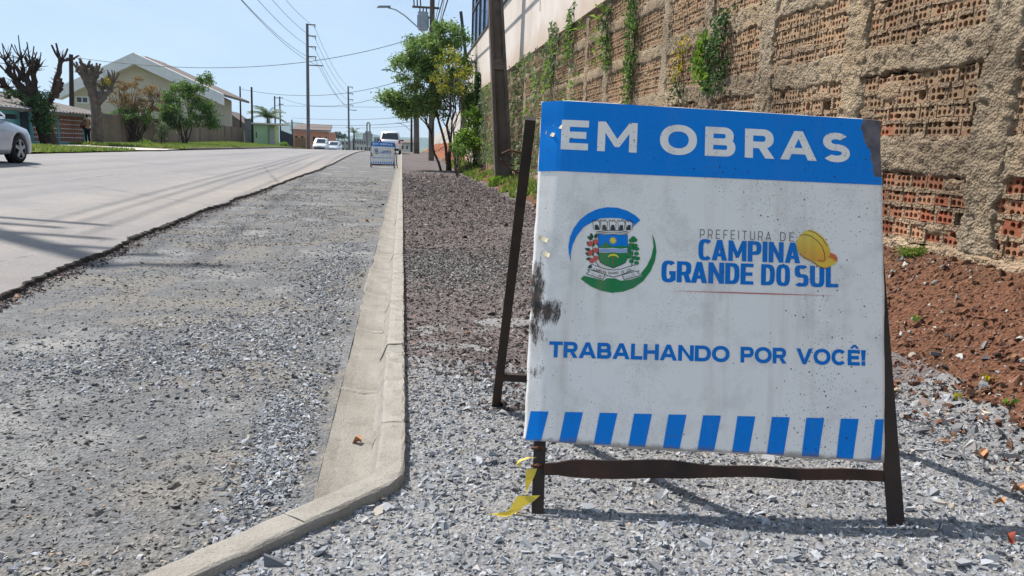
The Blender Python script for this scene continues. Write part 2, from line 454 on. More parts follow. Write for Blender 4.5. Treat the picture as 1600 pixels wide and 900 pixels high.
# ------------------------------------------------------------------ kerb and gutter, stone by stone
PIECE = 1.12
def profile_mesh(name, prof, length, mat, seed, nseg=14, amp=0.004):
    """prof: closed (x,z) outline; extruded along +Y with rounded ends and a chipped surface"""
    r = random.Random(seed); n = len(prof)
    cx = sum(p[0] for p in prof)/n; cz = sum(p[1] for p in prof)/n
    vs, fs = [], []
    for s in range(nseg+1):
        y = length*s/nseg
        e = min(s, nseg-s)
        k = 0.975 if e == 0 else 1.0
        yy = y+(0.004 if s == 0 else -0.004 if s == nseg else 0)
        if e == 1 and False: k = 1
        for (x, z) in prof:
            vs.append((cx+(x-cx)*k+r.uniform(-amp, amp)*0.6, yy, cz+(z-cz)*k+r.uniform(-amp, amp)*0.6))
    # bunch the second and second-last ring near the ends so the round-off is tight
    for (s, y) in ((1, 0.02), (nseg-1, length-0.02)):
        for j in range(n):
            v = vs[s*n+j]; vs[s*n+j] = (v[0], y, v[2])
    for s in range(nseg):
        for j in range(n):
            j2 = (j+1) % n
            fs.append((s*n+j, (s+1)*n+j, (s+1)*n+j2, s*n+j2))
    fs.append(tuple(range(n))); fs.append(tuple(nseg*n+j for j in range(n-1, -1, -1)))
    me = bpy.data.meshes.new(name); me.from_pydata(vs, [], fs); me.materials.append(mat)
    bm = bmesh.new(); bm.from_mesh(me); bmesh.ops.recalc_face_normals(bm, faces=bm.faces); bm.to_mesh(me); bm.free()
    smooth_me(me, False)
    return me
KPROF = [(0.020, -0.12), (0.021, 0.037), (0.018, 0.042), (0.010, 0.0445), (-0.028, 0.045), (-0.052, 0.0445), (-0.060, 0.041), (-0.064, 0.035), (-0.084, -0.015), (-0.098, -0.044), (-0.10, -0.12)]
GPROF = [(-0.094, -0.12), (-0.094, -0.046), (-0.15, -0.045), (-0.21, -0.036), (-0.255, -0.024), (-0.268, -0.030), (-0.272, -0.12)]
k_meshes = [profile_mesh('kerb_stone', KPROF, PIECE-0.006, M['kerb'], 11+s, nseg=30, amp=0.0055) for s in range(3)]
g_meshes = [profile_mesh('gutter_slab', GPROF, PIECE-0.004, M['gutter'], 31+s, amp=0.003) for s in range(3)]
kerb = tag(empty('kerb'), kind='structure')
gutter = tag(empty('gutter'), kind='structure')
y = 2.24; n = 0
yk0 = 2.238+0.443
while y < 78:
    z0, z1 = float(Z(0, y)), float(Z(0, y+PIECE)); sl = math.atan2(z1-z0, PIECE)
    for nm, ms, root, off in (('kerb_stone', k_meshes, kerb, 0.0), ('gutter_slab', g_meshes, gutter, 0.0 if n else -0.02)):
        me_ = ms[n % 3]
        if nm == 'gutter_slab' and n == 0:          # its near end is cut to meet the return
            me_ = me_.copy()
            for v in me_.vertices: v.co.y += (v.co.x+0.094)*0.95*max(0.0, 1-v.co.y/0.9)
        o = link(nm, me_, root)
        yy = y+off
        o.location = (random.uniform(-.003, .003), yy+0.443 if nm == 'kerb_stone' else yy-0.06, z0+random.uniform(-.003, .003)); o.rotation_euler = (sl, 0, random.uniform(-.003, .003))
    y += PIECE; n += 1
# the return: one swept corner stone, then straight ones, turning away at 45 degrees at the near end
RPROF = [(0.050, -0.12), (0.050, 0.024), (0.047, 0.030), (0.040, 0.033), (0.010, 0.034), (-0.036, 0.033), (-0.045, 0.030), (-0.049, 0.024), (-0.054, -0.010), (-0.056, -0.044), (-0.056, -0.12)]
dirv = Vector((-0.69, -0.72, 0)).normalized()
def sweep_stone(path, f0, f1, seed):
    r = random.Random(seed); vs, fs = [], []; n = len(KPROF); m = len(path)
    for k, p_ in enumerate(path):
        d_ = (Vector(path[min(k+1, m-1)])-Vector(path[max(k-1, 0)])).normalized(); lat = Vector((-d_.y, d_.x, 0))     # towards the pavement
        f = f0+(f1-f0)*k/(m-1)
        for (a, b) in zip(KPROF, RPROF):
            o_ = (a[0]+0.04)*(1-f)+b[0]*f; z_ = a[1]*(1-f)+b[1]*f
            sc_ = 0.97 if k in (0, m-1) else 1.0
            q_ = Vector((p_[0], p_[1], 0))+lat*o_*sc_; vs.append((q_.x+r.uniform(-.002, .002), q_.y+r.uniform(-.002, .002), z_*(1 if z_ < 0 else sc_)+r.uniform(-.002, .002)))
    for k in range(m-1):
        for j in range(n): fs.append((k*n+j, k*n+(j+1) % n, (k+1)*n+(j+1) % n, (k+1)*n+j))
    fs += [tuple(range(n)), tuple((m-1)*n+j for j in range(n-1, -1, -1))]
    return MB().add(vs, fs).build('kerb_stone', M['kerb'], kerb, recalc=True)
cor = [(-0.04, 2.238+0.44-0.055*k) for k in range(8)]+[(-0.042, 2.262), (-0.052, 2.232), (-0.070, 2.205)]
p = Vector((-0.070, 2.205, 0)); cor += [tuple((p+dirv*0.05*k)[:2]) for k in range(1, 7)]
sweep_stone(cor, 0.0, 1.0, 5); p = p+dirv*0.303
for s_ in range(3):
    sweep_stone([tuple((p+dirv*0.06*k)[:2]) for k in range(11)], 1.0, 1.0, 60+s_); p = p+dirv*0.603
# pale mortar smeared over the gutter joints
for k in range(22):
    yj = 2.24-0.06+PIECE*(k+1); rr = random.Random(k); vs = []
    for a in range(9):
        xx = -0.098-0.168*a/8; zz = float(np.interp(xx, [-.268, -.255, -.21, -.15, -.094], [-.030, -.024, -.036, -.045, -.046]))+float(Z(0, yj))
        w_ = 0.012+0.014*rr.random()
        vs += [(xx, yj-w_, zz-.003), (xx, yj-w_*.3, zz+.005), (xx, yj+w_*.3, zz+.005), (xx, yj+w_, zz-.003)]
    fs = [(4*a+j, 4*a+j+1, 4*a+j+5, 4*a+j+4) for a in range(8) for j in range(3)]
    MB().add(vs, fs).build('mortar_joint', M['kerb'], gutter, smooth=True, recalc=True)
# far kerb across the road
mb = MB()
yy = 43.4
while yy < 99:
    z0, z1 = float(Z(KERB_L-0.2, yy)), float(Z(KERB_L-0.2, yy+1.0))
    xo = KERB_L-1.2*(1-float(sstep(43, 47, yy))); xo2 = KERB_L-1.2*(1-float(sstep(43, 47, yy+1)))
    mb.add([(xo, yy, z0-0.1), (xo-0.14, yy, z0-0.1), (xo2-0.14, yy+0.98, z1-0.1), (xo2, yy+0.98, z1-0.1), (xo, yy, z0+0.13), (xo-0.14, yy, z0+0.15), (xo2-0.14, yy+0.98, z1+0.15), (xo2, yy+0.98, z1+0.13)],
           [(0,1,2,3),(4,7,6,5),(0,4,5,1),(1,5,6,2),(2,6,7,3),(3,7,4,0)])
    yy += 1.0
tag(mb.build('far_kerb', M['old_concrete'], recalc=True), kind='structure')

# ------------------------------------------------------------------ loose stones
CUBE = np.array([[-1,-1,-1],[1,-1,-1],[1,1,-1],[-1,1,-1],[-1,-1,1],[1,-1,1],[1,1,1],[-1,1,1]], float)*0.5
CF = np.array([[3,2,1,0],[4,5,6,7],[0,1,5,4],[1,2,6,5],[2,3,7,6],[3,0,4,7]])
def stones(name, pts, size, mat, flat=0.55, sink=0.3, kind='stuff', jit=0.28, parent=None):
    n = len(pts)
    V = CUBE[None]+rng.uniform(-jit, jit, (n, 8, 3))
    V[:, 4:, :2] *= rng.uniform(0.45, 1.0, (n, 1, 1))
    V[:, 4:, :2] += rng.uniform(-0.35, 0.35, (n, 1, 2))
    V[:, 4:, 2] *= rng.uniform(0.4, 1.5, (n, 4))
    hh = rng.random(n) < 0.5; V[hh, 3] = V[hh, 0]; V[hh, 7] = V[hh, 4]      # half of them are three-sided shards
    sc = np.stack([size*rng.uniform(0.75, 1.5, n), size*rng.uniform(0.6, 1.05, n), size*flat*rng.uniform(0.6, 1.3, n)], -1)
    V = V*sc[:, None, :]
    tx, ty, a = rng.normal(0, 0.30, n), rng.normal(0, 0.30, n), rng.uniform(0, 2*np.pi, n)
    z = V[..., 2].copy(); V[..., 2] = z+V[..., 0]*tx[:, None]+V[..., 1]*ty[:, None]
    ca, sa = np.cos(a)[:, None], np.sin(a)[:, None]
    X = V[..., 0]*ca-V[..., 1]*sa; Y = V[..., 0]*sa+V[..., 1]*ca
    V = np.stack([X, Y, V[..., 2]], -1)+pts[:, None, :]
    V[..., 2] += (sc[:, 2]*(0.5-sink))[:, None]
    Fc = CF[None, 1:]+(np.arange(n)*8)[:, None, None]          # the buried underside is left off
    ok = np.ones((n, 5), bool); ok[hh, 4] = False
    o = link(name, np_mesh(name, V.reshape(-1, 3), Fc[ok], mat), parent)
    if kind: o['kind'] = kind
    return o
def scatter(n, x0, x1, y0, y1, ypow=1.0):
    u = rng.random(n)**ypow
    return rng.uniform(x0, x1, n), y0+(y1-y0)*u

def mill_mask(x, y):      # 1 where the dark millings lie
    m = sstep(2.75, 3.9, y+1.1*(fbm(x, y, 2.0, 9)-0.5))
    pale = sstep(0.0, 0.25, 0.62-np.hypot((x-0.42)/1.0, (y-6.1)/1.1))+0.75*sstep(0.0, 0.3, 0.55-np.hypot((x-1.5)/1.0, (y-9.8)/1.1))
    return m*(1-np.clip(pale+0.35*(fbm(x, y, 6, 31)-0.5), 0, 1)*0.9)
# pale crushed stone: in front, under the sign, and in the pale patches
x, y = scatter(88000, -1.2, 2.7, 0.75, 4.2)
keep = (x > np.where(y > 2.27, 0.03, 0.03-(2.27-y)*0.97)) & (rng.random(len(x)) > mill_mask(x, y)) & (rng.random(len(x)) > sstep(2.05, 2.45, x+0.10*(fbm(x, y, 3, 4)-0.5)))
x, y = x[keep], y[keep]
x2, y2 = scatter(9000, 0.03, 2.3, 4.2, 11)
k2 = (rng.random(len(x2)) > mill_mask(x2, y2)+0.12) & (rng.random(len(x2)) < 0.8)
x2, y2 = x2[k2], y2[k2]
stones('pale_grit', np.stack([x2, y2, Z(x2, y2)+0.003+0.012*(fbm(x2, y2, 3.5, 6, 4)-0.5)*2], -1), 0.008+0.012*rng.random(len(x2))**2, M['lane_stone'])
s = 0.0052+0.0095*rng.random(len(x))**2.6+0.022*(rng.random(len(x)) > 0.97)*rng.random(len(x))**1.6
s *= 0.8+0.5*fbm(x, y, 2.5, 17)
stones('crushed_stone', np.stack([x, y, Z(x, y)+0.010*(fbm(x, y, 4.0, 5, 4)-0.5)*2], -1), s, M['stone'])
x, y = scatter(420, 0.05, 2.3, 1.1, 3.6)
stones('broken_rock', np.stack([x, y, Z(x, y)+0.004], -1), 0.013+0.016*rng.random(len(x))**2, M['stone'], flat=0.32, sink=0.25, jit=0.22)
# a pale dusty drift on the millings and pale drifts on the lane
x, y = 0.42+0.34*rng.normal(0, 1, 9000), 6.6+0.55*rng.normal(0, 1, 9000)
k = (x > 0.03) & (x < 2.2) & (rng.random(len(x)) < 0.35+0.65*fbm(x, y, 3, 8)); x, y = x[k], y[k]
stones('pale_drift', np.stack([x, y, Z(x, y)+0.006+0.012*(fbm(x, y, 3.5, 6, 4)-0.5)*2], -1), 0.009+0.011*rng.random(len(x))**2, M['lane_stone'])
pts_ = []
for (cx, cy, sx, sy, n_) in ((-0.85, 4.0, .34, .45, 3600), (-1.15, 1.75, .22, .12, 1500), (-0.42, 2.6, .07, .5, 2600), (-0.55, 6.4, .14, 1.2, 2600), (-1.7, 3.6, .5, .25, 1500)):
    pts_.append(np.stack([cx+sx*rng.normal(0, 1, n_), cy+sy*rng.normal(0, 1, n_)], -1))
pts_ = np.concatenate(pts_); x, y = pts_[:, 0], pts_[:, 1]
k = (x < np.where(y > 2.05, -0.285, -0.32-(2.06-y)*0.93)) & (y > 1.0); x, y = x[k], y[k]
stones('lane_drift', np.stack([x, y, Z(x, y)-0.020+0.012*(fbm(x, y, 3.0, 4, 4)-0.5)*2], -1), (0.006+0.013*rng.random(len(x))**2.2)*(1+0.05*np.clip(y-3, 0, 9)), M['stone'], flat=0.42)
# dark millings
x, y = scatter(68000, 0.03, 2.5, 2.9, 34, 2.2)
keep = (rng.random(len(x)) < mill_mask(x, y)*(1-sstep(16, 33, y))) & (x < 2.1+0.4*fbm(x, y, 2, 2))
x, y = x[keep], y[keep]
s = 0.008+0.011*rng.random(len(x))**2+0.02*(rng.random(len(x)) > 0.988); s *= 1+0.055*np.clip(y-4, 0, 32)
stones('asphalt_millings', np.stack([x, y, Z(x, y)+0.002+0.012*(fbm(x, y, 3.5, 6, 4)-0.5)*2], -1), s, M['millings'])
# lane gravel, thrown in drifts
x, y = scatter(108000, -3.0, -0.29, 0.9, 30, 2.6)
dens = 0.12+0.25*(y < 5.5)+0.95*sstep(0.44, 0.66, fbm(x, y, 1.1, 14, 4))+0.45*sstep(-1.0, -0.35, x)*(y < 7)+0.5*np.exp(-((x+1.1)**2/0.25+(y-4.3)**2/0.25))+0.35*np.exp(-((x+0.75)**2/0.3+(y-6.4)**2/2.0))
dens *= 1-sstep(15, 29, y)
dens *= 1-0.75*sstep(0.5, -0.05, x-asph_edge(y)-0.15)
keep = (rng.random(len(x)) < dens) & (x < np.where(y > 2.05, -0.28, -0.31-(2.06-y)*0.93))
x, y = x[keep], y[keep]
s = 0.0055+0.009*rng.random(len(x))**2.6+0.02*(rng.random(len(x)) > 0.99)*rng.random(len(x)); s *= 1+0.055*np.clip(y-3, 0, 30)
stones('lane_gravel', np.stack([x, y, Z(x, y)-0.022+0.012*(fbm(x, y, 3.0, 4, 4)-0.5)*2], -1), s, M['lane_stone'], flat=0.45, sink=0.4)
x0_ = rng.random(5200); y = 2.5+15*rng.random(5200)**1.6; x = np.array([road_right(v) for v in y])+0.01+np.abs(rng.normal(0, 0.07, len(y)))
stones('edge_crumbs', np.stack([x, y, Z(x, y)-0.018], -1), 0.006+0.016*rng.random(len(x))**3, M['millings'])
# earth clods and rubble on the bank
x, y = scatter(26000, 2.0, 3.08, 2.0, 14, 1.5)
keep = rng.random(len(x)) < sstep(2.1, 2.45, x+0.35*(fbm(x, y, 3, 4)-0.5))
x, y = x[keep], y[keep]
s = 0.006+0.022*rng.random(len(x))**5
stones('earth_clods', np.stack([x, y, Z(x, y)+0.006+0.03*(fbm(x, y, 3.0, 7, 4)-0.5)*2], -1), s, M['clod'], flat=0.7)

x = 2.2+0.35*rng.normal(0, .6, 2600); y = 1.8+3.6*rng.random(2600); k = (x > 1.9) & (x < 2.95); x, y = x[k], y[k]
stones('mixed_rubble', np.stack([x, y, Z(x, y)+0.012+0.02*(fbm(x, y, 3.0, 7, 4)-0.5)], -1), 0.006+0.03*rng.random(len(x))**5, M['rubble'], flat=0.45)
# ------------------------------------------------------------------ retaining wall
def brickmat():
    t = NT('hollow_brick')
    oi = t.n.new('ShaderNodeObjectInfo')
    rnd = t.math('FRACT', t.math('ADD', oi.outputs['Random'], island(t)))
    geo_n = t.n.new('ShaderNodeNewGeometry'); p = t.sep(geo_n.outputs['Position'])
    c = t.ramp(rnd, [(0.0, lin(142, 76, 56)), (0.35, lin(166, 94, 68)), (0.7, lin(176, 116, 88)), (1.0, lin(186, 142, 112))])
    nn = t.node('ShaderNodeTexNoise', Scale=9.0, Detail=5.0); t.l(geo_n.outputs['Position'], nn.inputs['Vector'])
    n2 = t.node('ShaderNodeTexNoise', Scale=1.4, Detail=3.0); t.l(geo_n.outputs['Position'], n2.inputs['Vector'])
    hgt = t.math('MULTIPLY', t.math('SUBTRACT', p[2], 1.18), 1.3)     # cement wash is heavier on the upper courses
    f = t.ramp(t.math('ADD', t.math('ADD', nn.outputs[0], t.math('MULTIPLY', n2.outputs[0], 0.8)), t.math('MINIMUM', t.math('MAXIMUM', hgt, -0.30), 0.22)), [(0.72, 0.0), (1.0, 0.95)])
    c = t.mix(f, c, lin(172, 143, 114))
    n4 = t.node('ShaderNodeTexNoise', Scale=0.8, Detail=6.0, Roughness=0.7); t.l(geo_n.outputs['Position'], n4.inputs['Vector'])
    c = t.mix(t.ramp(n4.outputs[0], [(0.43, 0.0), (0.62, 0.7)]), c, lin(100, 80, 63))
    t.base(c); t.rough(0.92, 0.15)
    b = t.node('ShaderNodeBump', Strength=0.5, Distance=0.006); n3 = t.node('ShaderNodeTexNoise', Scale=120.0, Detail=4.0)
    t.l(geo_n.outputs['Position'], n3.inputs['Vector']); t.l(n3.outputs[0], b.inputs['Height']); t.l(b.outputs[0], t.bsdf.inputs['Normal'])
    return t.mat
M['brick'] = brickmat()
def castmat(name, a, b, stain, warm):
    t = NT(name)
    c = t.mix(t.ramp(t.noise(2.0, 6, 0.65), [(0.35, 0.0), (0.65, 1.0)]), a, b)
    c = t.mix(t.ramp(t.noise(0.9, 5, 0.6, t.mapped((1, 1, 0.45), (4, 2, 0))), [(0.45, 0.0), (0.7, 0.65)]), c, warm)
    c = t.mix(t.ramp(t.noise(3.2, 6, 0.7, t.mapped((1, 1, 0.5), (9, 2, 7))), [(0.53, 0.0), (0.72, 0.6)]), c, stain)
    c = t.mix(t.ramp(t.noise(0.8, 6, 0.7), [(0.44, 0.0), (0.64, 0.6)]), c, lin(102, 87, 72))
    c = t.mix(0.6, c, t.ramp(t.noise(28, 5, 0.7), [(0.3, 0.6), (0.7, 1.3)]), 'MULTIPLY')
    t.base(c); t.rough(0.95, 0.1)
    t.bump(t.math('ADD', t.math('MULTIPLY', t.voro(60), 0.8), t.noise(38, 5, 0.7)), 1.0, 0.022)
    return t.mat
M['roughcast'] = castmat('roughcast', lin(178, 160, 136), lin(150, 138, 120), lin(104, 96, 86), lin(190, 162, 126))
M['mortar'] = castmat('mortar', lin(176, 152, 126), lin(152, 133, 112), lin(102, 91, 80), lin(184, 152, 118))
M['footing'] = castmat('footing_concrete', lin(184, 162, 136), lin(166, 144, 120), lin(130, 108, 88), lin(190, 152, 118))
wall = tag(empty('retaining_wall', (WALL_X, 2.0, 0.3)), 'tall hollow-brick retaining wall with roughcast columns under a pale plastered band', 'wall')
wall_inv = Matrix.Translation(Vector((-WALL_X, -2.0, -0.3)))
def wpart(o):
    o.parent = wall; o.matrix_parent_inverse = wall_inv; return o

BW, BH, CELL, COURSE = 0.134, 0.086, 0.147, 0.1013
def brick_mesh(seed, broken=0, low=False):
    r = random.Random(seed)
    polys = []
    jx = lambda: r.uniform(-0.004, 0.004)
    outer = [(-BW/2+jx(), -BH/2+jx()*.7), (0, -BH/2+jx()), (BW/2+jx(), -BH/2+jx()*.7), (BW/2+jx(), BH/2+jx()*.7), (0, BH/2+jx()), (-BW/2+jx(), BH/2+jx()*.7)]
    holes = []
    ns = 4 if low else 7
    for cyy in (-0.0205, 0.0205):
        for cxx in (-0.041, 0.0, 0.041):
            if r.random() < 0.06 and not low: continue
            rx, ry = 0.0178*r.uniform(0.75, 1.1), 0.0178*r.uniform(0.78, 1.1)
            ph = r.uniform(0, 0.5) if not low else math.pi/4
            if low: rx, ry = rx*1.3, ry*1.3
            holes.append([(cxx+jx()*.4+rx*math.cos(ph+2*math.pi*k/ns), cyy+jx()*.3+ry*math.sin(ph+2*math.pi*k/ns)) for k in range(ns)])
    if broken:
        # neighbouring holes broken into one cavity
        a = r.choice([(-0.041, 0.0), (0.0, 0.041)]); row = r.choice((-0.0205, 0.0205))
        if broken == 2:
            cxx, cyy, rx, ry = sum(a)/2, 0.0, 0.036, 0.036
            rm = lambda h: abs(sum(p[0] for p in h)/len(h)-cxx) < 0.034
        else:
            cxx, cyy, rx, ry = sum(a)/2, row, 0.038, 0.017
            rm = lambda h: abs(sum(p[0] for p in h)/len(h)-cxx) < 0.034 and abs(sum(p[1] for p in h)/len(h)-cyy) < 0.012
        holes = [h for h in holes if not rm(h)]
        holes.append([(cxx+rx*r.uniform(.85, 1.1)*math.cos(2*math.pi*k/10), cyy+ry*r.uniform(.8, 1.1)*math.sin(2*math.pi*k/10)) for k in range(10)])
    vin = [Vector(p) for p in outer]; fin = [list(range(len(outer)))]
    for h in holes:
        b = len(vin); vin += [Vector(p) for p in h]; fin.append(list(range(b, b+len(h))))
    vo, eo, fo, ov, oe, of = geometry.delaunay_2d_cdt(vin, [], fin, 1, 1e-6)
    D = 0.095
    vs, fs = [], []
    for v in vo: vs.append((r.uniform(-.0015, .0015), v.x, v.y))
    for f, src in zip(fo, of):
        if src == [0] or (0 in src and len(src) == 1): fs.append((f[0], f[2], f[1]))
    for h in holes:                                   # tunnel walls and dark ends
        b = len(vs); n = len(h)
        for p in h: vs.append((0.0, p[0], p[1]))
        for p in h: vs.append((D, p[0], p[1]))
        for k in range(n):
            k2 = (k+1) % n
            fs.append((b+k, b+k2, b+n+k2, b+n+k))
        fs.append(tuple(b+n+k for k in range(n-1, -1, -1)))
    b = len(vs); n = len(outer)
    for p in outer: vs.append((0.0, p[0], p[1]))
    for p in outer: vs.append((D, p[0], p[1]))
    for k in range(n):
        k2 = (k+1) % n
        fs.append((b+k2, b+k, b+n+k, b+n+k2))
    # weld so that one brick is one island
    me = bpy.data.meshes.new('brick'); me.from_pydata(vs, [], fs)
    bm = bmesh.new(); bm.from_mesh(me); bmesh.ops.remove_doubles(bm, verts=bm.verts, dist=0.0016); bm.to_mesh(me); bm.free()
    me.materials.append(M['brick'])
    return me
b_regular = [brick_mesh(100+s) for s in range(6)]
b_broken = [brick_mesh(200+s, 1) for s in range(3)]+[brick_mesh(220+s, 2) for s in range(2)]
b_low = [brick_mesh(300+s, low=True) for s in range(3)]

COL0, PITCHY, COLW = 3.70, 1.33, 0.28
PANELS = [(0.575, 0.98), (1.175, 1.58), (1.755, 2.16), (2.34, 2.745), (2.92, 3.225)]
BEAMS = [(0.96, 1.195), (1.56, 1.775), (2.14, 2.36), (2.725, 2.94), (3.19, 3.30)]
cols = [COL0+PITCHY*k for k in range(-3, 20)]
cands = []
mort = MB()
for ci in range(len(cols)-1):
    ya, yb = cols[ci]+COLW/2-0.03, cols[ci+1]-COLW/2+0.03
    near = ya < 9
    for pi, (za, zb) in enumerate(PANELS):
        nc = int(round((zb-za)/COURSE))
        for c in range(nc):
            zc = za+COURSE*(c+0.5)+0.006*math.sin(ci*2.1+c*1.3+pi)
            off = random.uniform(0, 0.05)+(0.06 if c % 2 else 0)
            yy = ya-0.02+off
            while yy < yb:
                drop = random.random() < 0.006
                if not drop:
                    cands.append((yy+CELL/2+random.uniform(-.007, .007), zc+0.007*math.sin(yy*4+ci+c)+random.uniform(-.004, .004), random.uniform(0.000, 0.007)))
                # perpend joint
                w = 0.0085+random.uniform(0, 0.006)
                xr = WALL_X+random.uniform(-0.006, 0.004)
                mort.box((xr, yy-w, zc-COURSE/2), (WALL_X+0.105, yy+w, zc+COURSE/2))
                yy += CELL
            # bed joints, uneven
            for zz in ([zc-COURSE/2] if c else [zc-COURSE/2]):
                nseg = 22 if near else 5
                for s in range(nseg):
                    y0, y1 = ya+(yb-ya)*s/nseg, ya+(yb-ya)*(s+1)/nseg
                    xr = WALL_X+random.uniform(-0.012, 0.002)
                    hh = 0.0095+random.uniform(0, 0.009 if near else 0.004)
                    mort.box((xr, y0, zz-hh), (WALL_X+0.106, y1, zz+hh*random.uniform(.6, 1.1)))
def px_size(c): return 1.0/math.hypot(WALL_X, c[0])
def visible(c):
    d = np.array([WALL_X, c[0], c[1]])-CAM; z = d@_fw
    if z < 0.3: return False
    px, py = 800+FPX*(d@_r2)/z, 450-FPX*(d@_u2)/z
    return -5 < px < 1640 and -25 < py < 900 and not (px < 1375 and py > 205)
order = sorted([c for c in cands if visible(c)], key=lambda c: -px_size(c))
first = set(order[:300])
for c in order[:300]:
    q = random.random()
    me = random.choice(b_broken) if (q < 0.26 if c[1] < 1.0 else q < 0.13) else random.choice(b_regular)
    o = wpart(link('brick', me))
    o.location = (WALL_X+c[2], c[0], c[1]); o.rotation_euler = (random.uniform(-.03, .03), random.uniform(-.03, .03), random.uniform(-.03, .03))
rest = [c for c in cands if c not in first and c[0] > 2.0]
# the remaining bricks, joined
def join_instances(name, placements):
    Vl, Fl, b = [], [], 0
    cache = {}
    for me, loc in placements:
        if me not in cache:
            v = np.empty(len(me.vertices)*3, np.float32); me.vertices.foreach_get('co', v)
            me.calc_loop_triangles(); t = np.empty(len(me.loop_triangles)*3, np.int32); me.loop_triangles.foreach_get('vertices', t)
            cache[me] = (v.reshape(-1, 3), t.reshape(-1, 3))
        v, t = cache[me]
        Vl.append(v+np.array(loc, np.float32)); Fl.append(t+b); b += len(v)
    return np_mesh(name, np.concatenate(Vl), np.concatenate(Fl), M['brick'])
o = wpart(link('brickwork', join_instances('brickwork', [((random.choice(b_regular) if c[0] < 13 else random.choice(b_low)), (WALL_X+c[2], c[0], c[1])) for c in rest])))
o['kind'] = 'stuff'
o = wpart(mort.build('mortar', M['mortar'])); o['kind'] = 'stuff'
wpart(MB().box((WALL_X+0.100, cols[0], -0.3), (WALL_X+0.4, 31.0, 3.27)).build('core', M['mortar']))

def rough_slab(name, y0, y1, z0, z1, xf, res, edge=0.040, amp=0.020, seed=0, free='yz'):
    ny, nz_ = max(3, int((y1-y0)/res)+1), max(3, int((z1-z0)/res)+1)
    Y, Zz = np.meshgrid(np.linspace(y0, y1, ny), np.linspace(z0, z1, nz_))
    u, w = (Y-y0)/(y1-y0)*2-1, (Zz-z0)/(z1-z0)*2-1
    n1 = fbm(Y, Zz, 9, seed, 4)-0.5; n2 = fbm(Y+7, Zz-3, 11, seed+1, 4)-0.5
    X = xf+amp*2*(fbm(Y, Zz, 30, seed+2, 3)-0.5)+amp*1.2*(fbm(Y, Zz, 6, seed+3, 3)-0.5)
    if 'z' in free: Zz = Zz+np.abs(w)**3*n1*edge*4
    if 'y' in free: Y = Y+np.abs(u)**3*n2*edge*4
    # roll the rim back into the wall
    rim = np.zeros_like(X)
    if 'z' in free: rim = np.maximum(rim, np.clip((np.abs(w)-(1-1.6*res/(z1-z0)*2))/(1.6*res/(z1-z0)*2), 0, 1))
    if 'y' in free: rim = np.maximum(rim, np.clip((np.abs(u)-(1-1.6*res/(y1-y0)*2))/(1.6*res/(y1-y0)*2), 0, 1))
    X = X+rim**2*0.05
    V = np.stack([X, Y, Zz], -1).reshape(-1, 3)
    i = np.arange(nz_-1)[:, None]*ny+np.arange(ny-1)[None, :]
    Fq = np.stack([i, i+ny, i+ny+1, i+1], -1).reshape(-1, 4)
    return wpart(link(name, np_mesh(name, V, Fq, M['roughcast'] if name != 'footing' else M['footing'], True)))
for k, yc in enumerate(cols):
    res = 0.013 if yc < 8 else 0.03 if yc < 14 else 0.07
    rough_slab('column', yc-COLW/2, yc+COLW/2, 0.40, 3.3, WALL_X-0.022, res, seed=40+k, free='y')
    if k+1 < len(cols):
        for bi, (za, zb) in enumerate(BEAMS):
            rough_slab('beam', yc+COLW/2-0.05, cols[k+1]-COLW/2+0.05, za, zb, WALL_X-0.014, res, seed=100+k*7+bi, free='z')
        rough_slab('footing', yc-0.1, cols[k+1]+0.1, 0.02, 0.565 if yc > 2 else 0.56, WALL_X-0.03, res, edge=0.018, seed=300+k, free='z')
# mortar smeared over parts of the near panels
def smear(y, z, w, h, seed):
    n = 11; vs, fs = [], []
    for j in range(n):
        for k in range(n):
            u, v = k/(n-1)*2-1, j/(n-1)*2-1; r_ = max(abs(u), abs(v)); q = math.hypot(u, v) or 1
            a = math.atan2(v, u); kk = r_/q*(0.75+0.5*float(vnoise(math.cos(a)*2, math.sin(a)*2, 1.0, seed)))
            yy, zz = y+u*kk*w/2, z+v*kk*h/2
            vs.append((WALL_X+0.012-0.022*(1-r_**3)+0.008*(float(vnoise(yy, zz, 60, seed))-.5), yy, zz))
    for j in range(n-1):
        for k in range(n-1): a = j*n+k; fs.append((a, a+n, a+n+1, a+1))
    wpart(MB().add(vs, fs).build('mortar_smear', M['mortar'], smooth=True))
for k in range(150):
    rr = random.Random(900+k); yy = 3.2+7.5*rr.random()**1.4; za, zb = PANELS[rr.randrange(4)]
    smear(yy, za+(zb-za)*rr.random(), rr.uniform(.06, .34), rr.uniform(.025, .09), 900+k)
# plastered band above, proud of the brickwork
def plaster():
    t = NT('stained_plaster')
    c = t.mix(t.ramp(t.noise(1.2, 5, 0.6), [(0.3, 0.0), (0.7, 1.0)]), lin(212, 203, 196), lin(198, 188, 180))
    st = t.noise(1.0, 5, 0.65, t.mapped((1, 2.2, 0.12)))
    c = t.mix(t.ramp(st, [(0.55, 0.0), (0.75, 0.5)]), c, lin(150, 140, 130))
    p = t.sep()
    low = t.ramp(t.math('SUBTRACT', t.math('ADD', 3.85, t.math('MULTIPLY', t.noise(1.6, 5, 0.7), 1.0)), p[2]), [(0.55, 0.0), (1.15, 0.55)])
    c = t.mix(low, c, lin(182, 158, 136))
    t.base(c); t.rough(0.9, 0.15); t.bump(t.noise(25, 5), 0.25, 0.01)
    return t.mat
M['plaster'] = plaster()
wpart(MB().box((WALL_X-0.06, cols[0], 3.27), (WALL_X+0.40, 37.0, 5.26)).build('plaster_band', M['plaster']))
wpart(MB().box((WALL_X-0.052, 30.4, -0.2), (WALL_X+0.38, 36.98, 3.272)).build('plaster_end', M['plaster']))
wpart(MB().box((WALL_X-0.10, cols[0], 5.262), (WALL_X+0.44, 37.02, 5.33)).build('coping', M['old_concrete']))
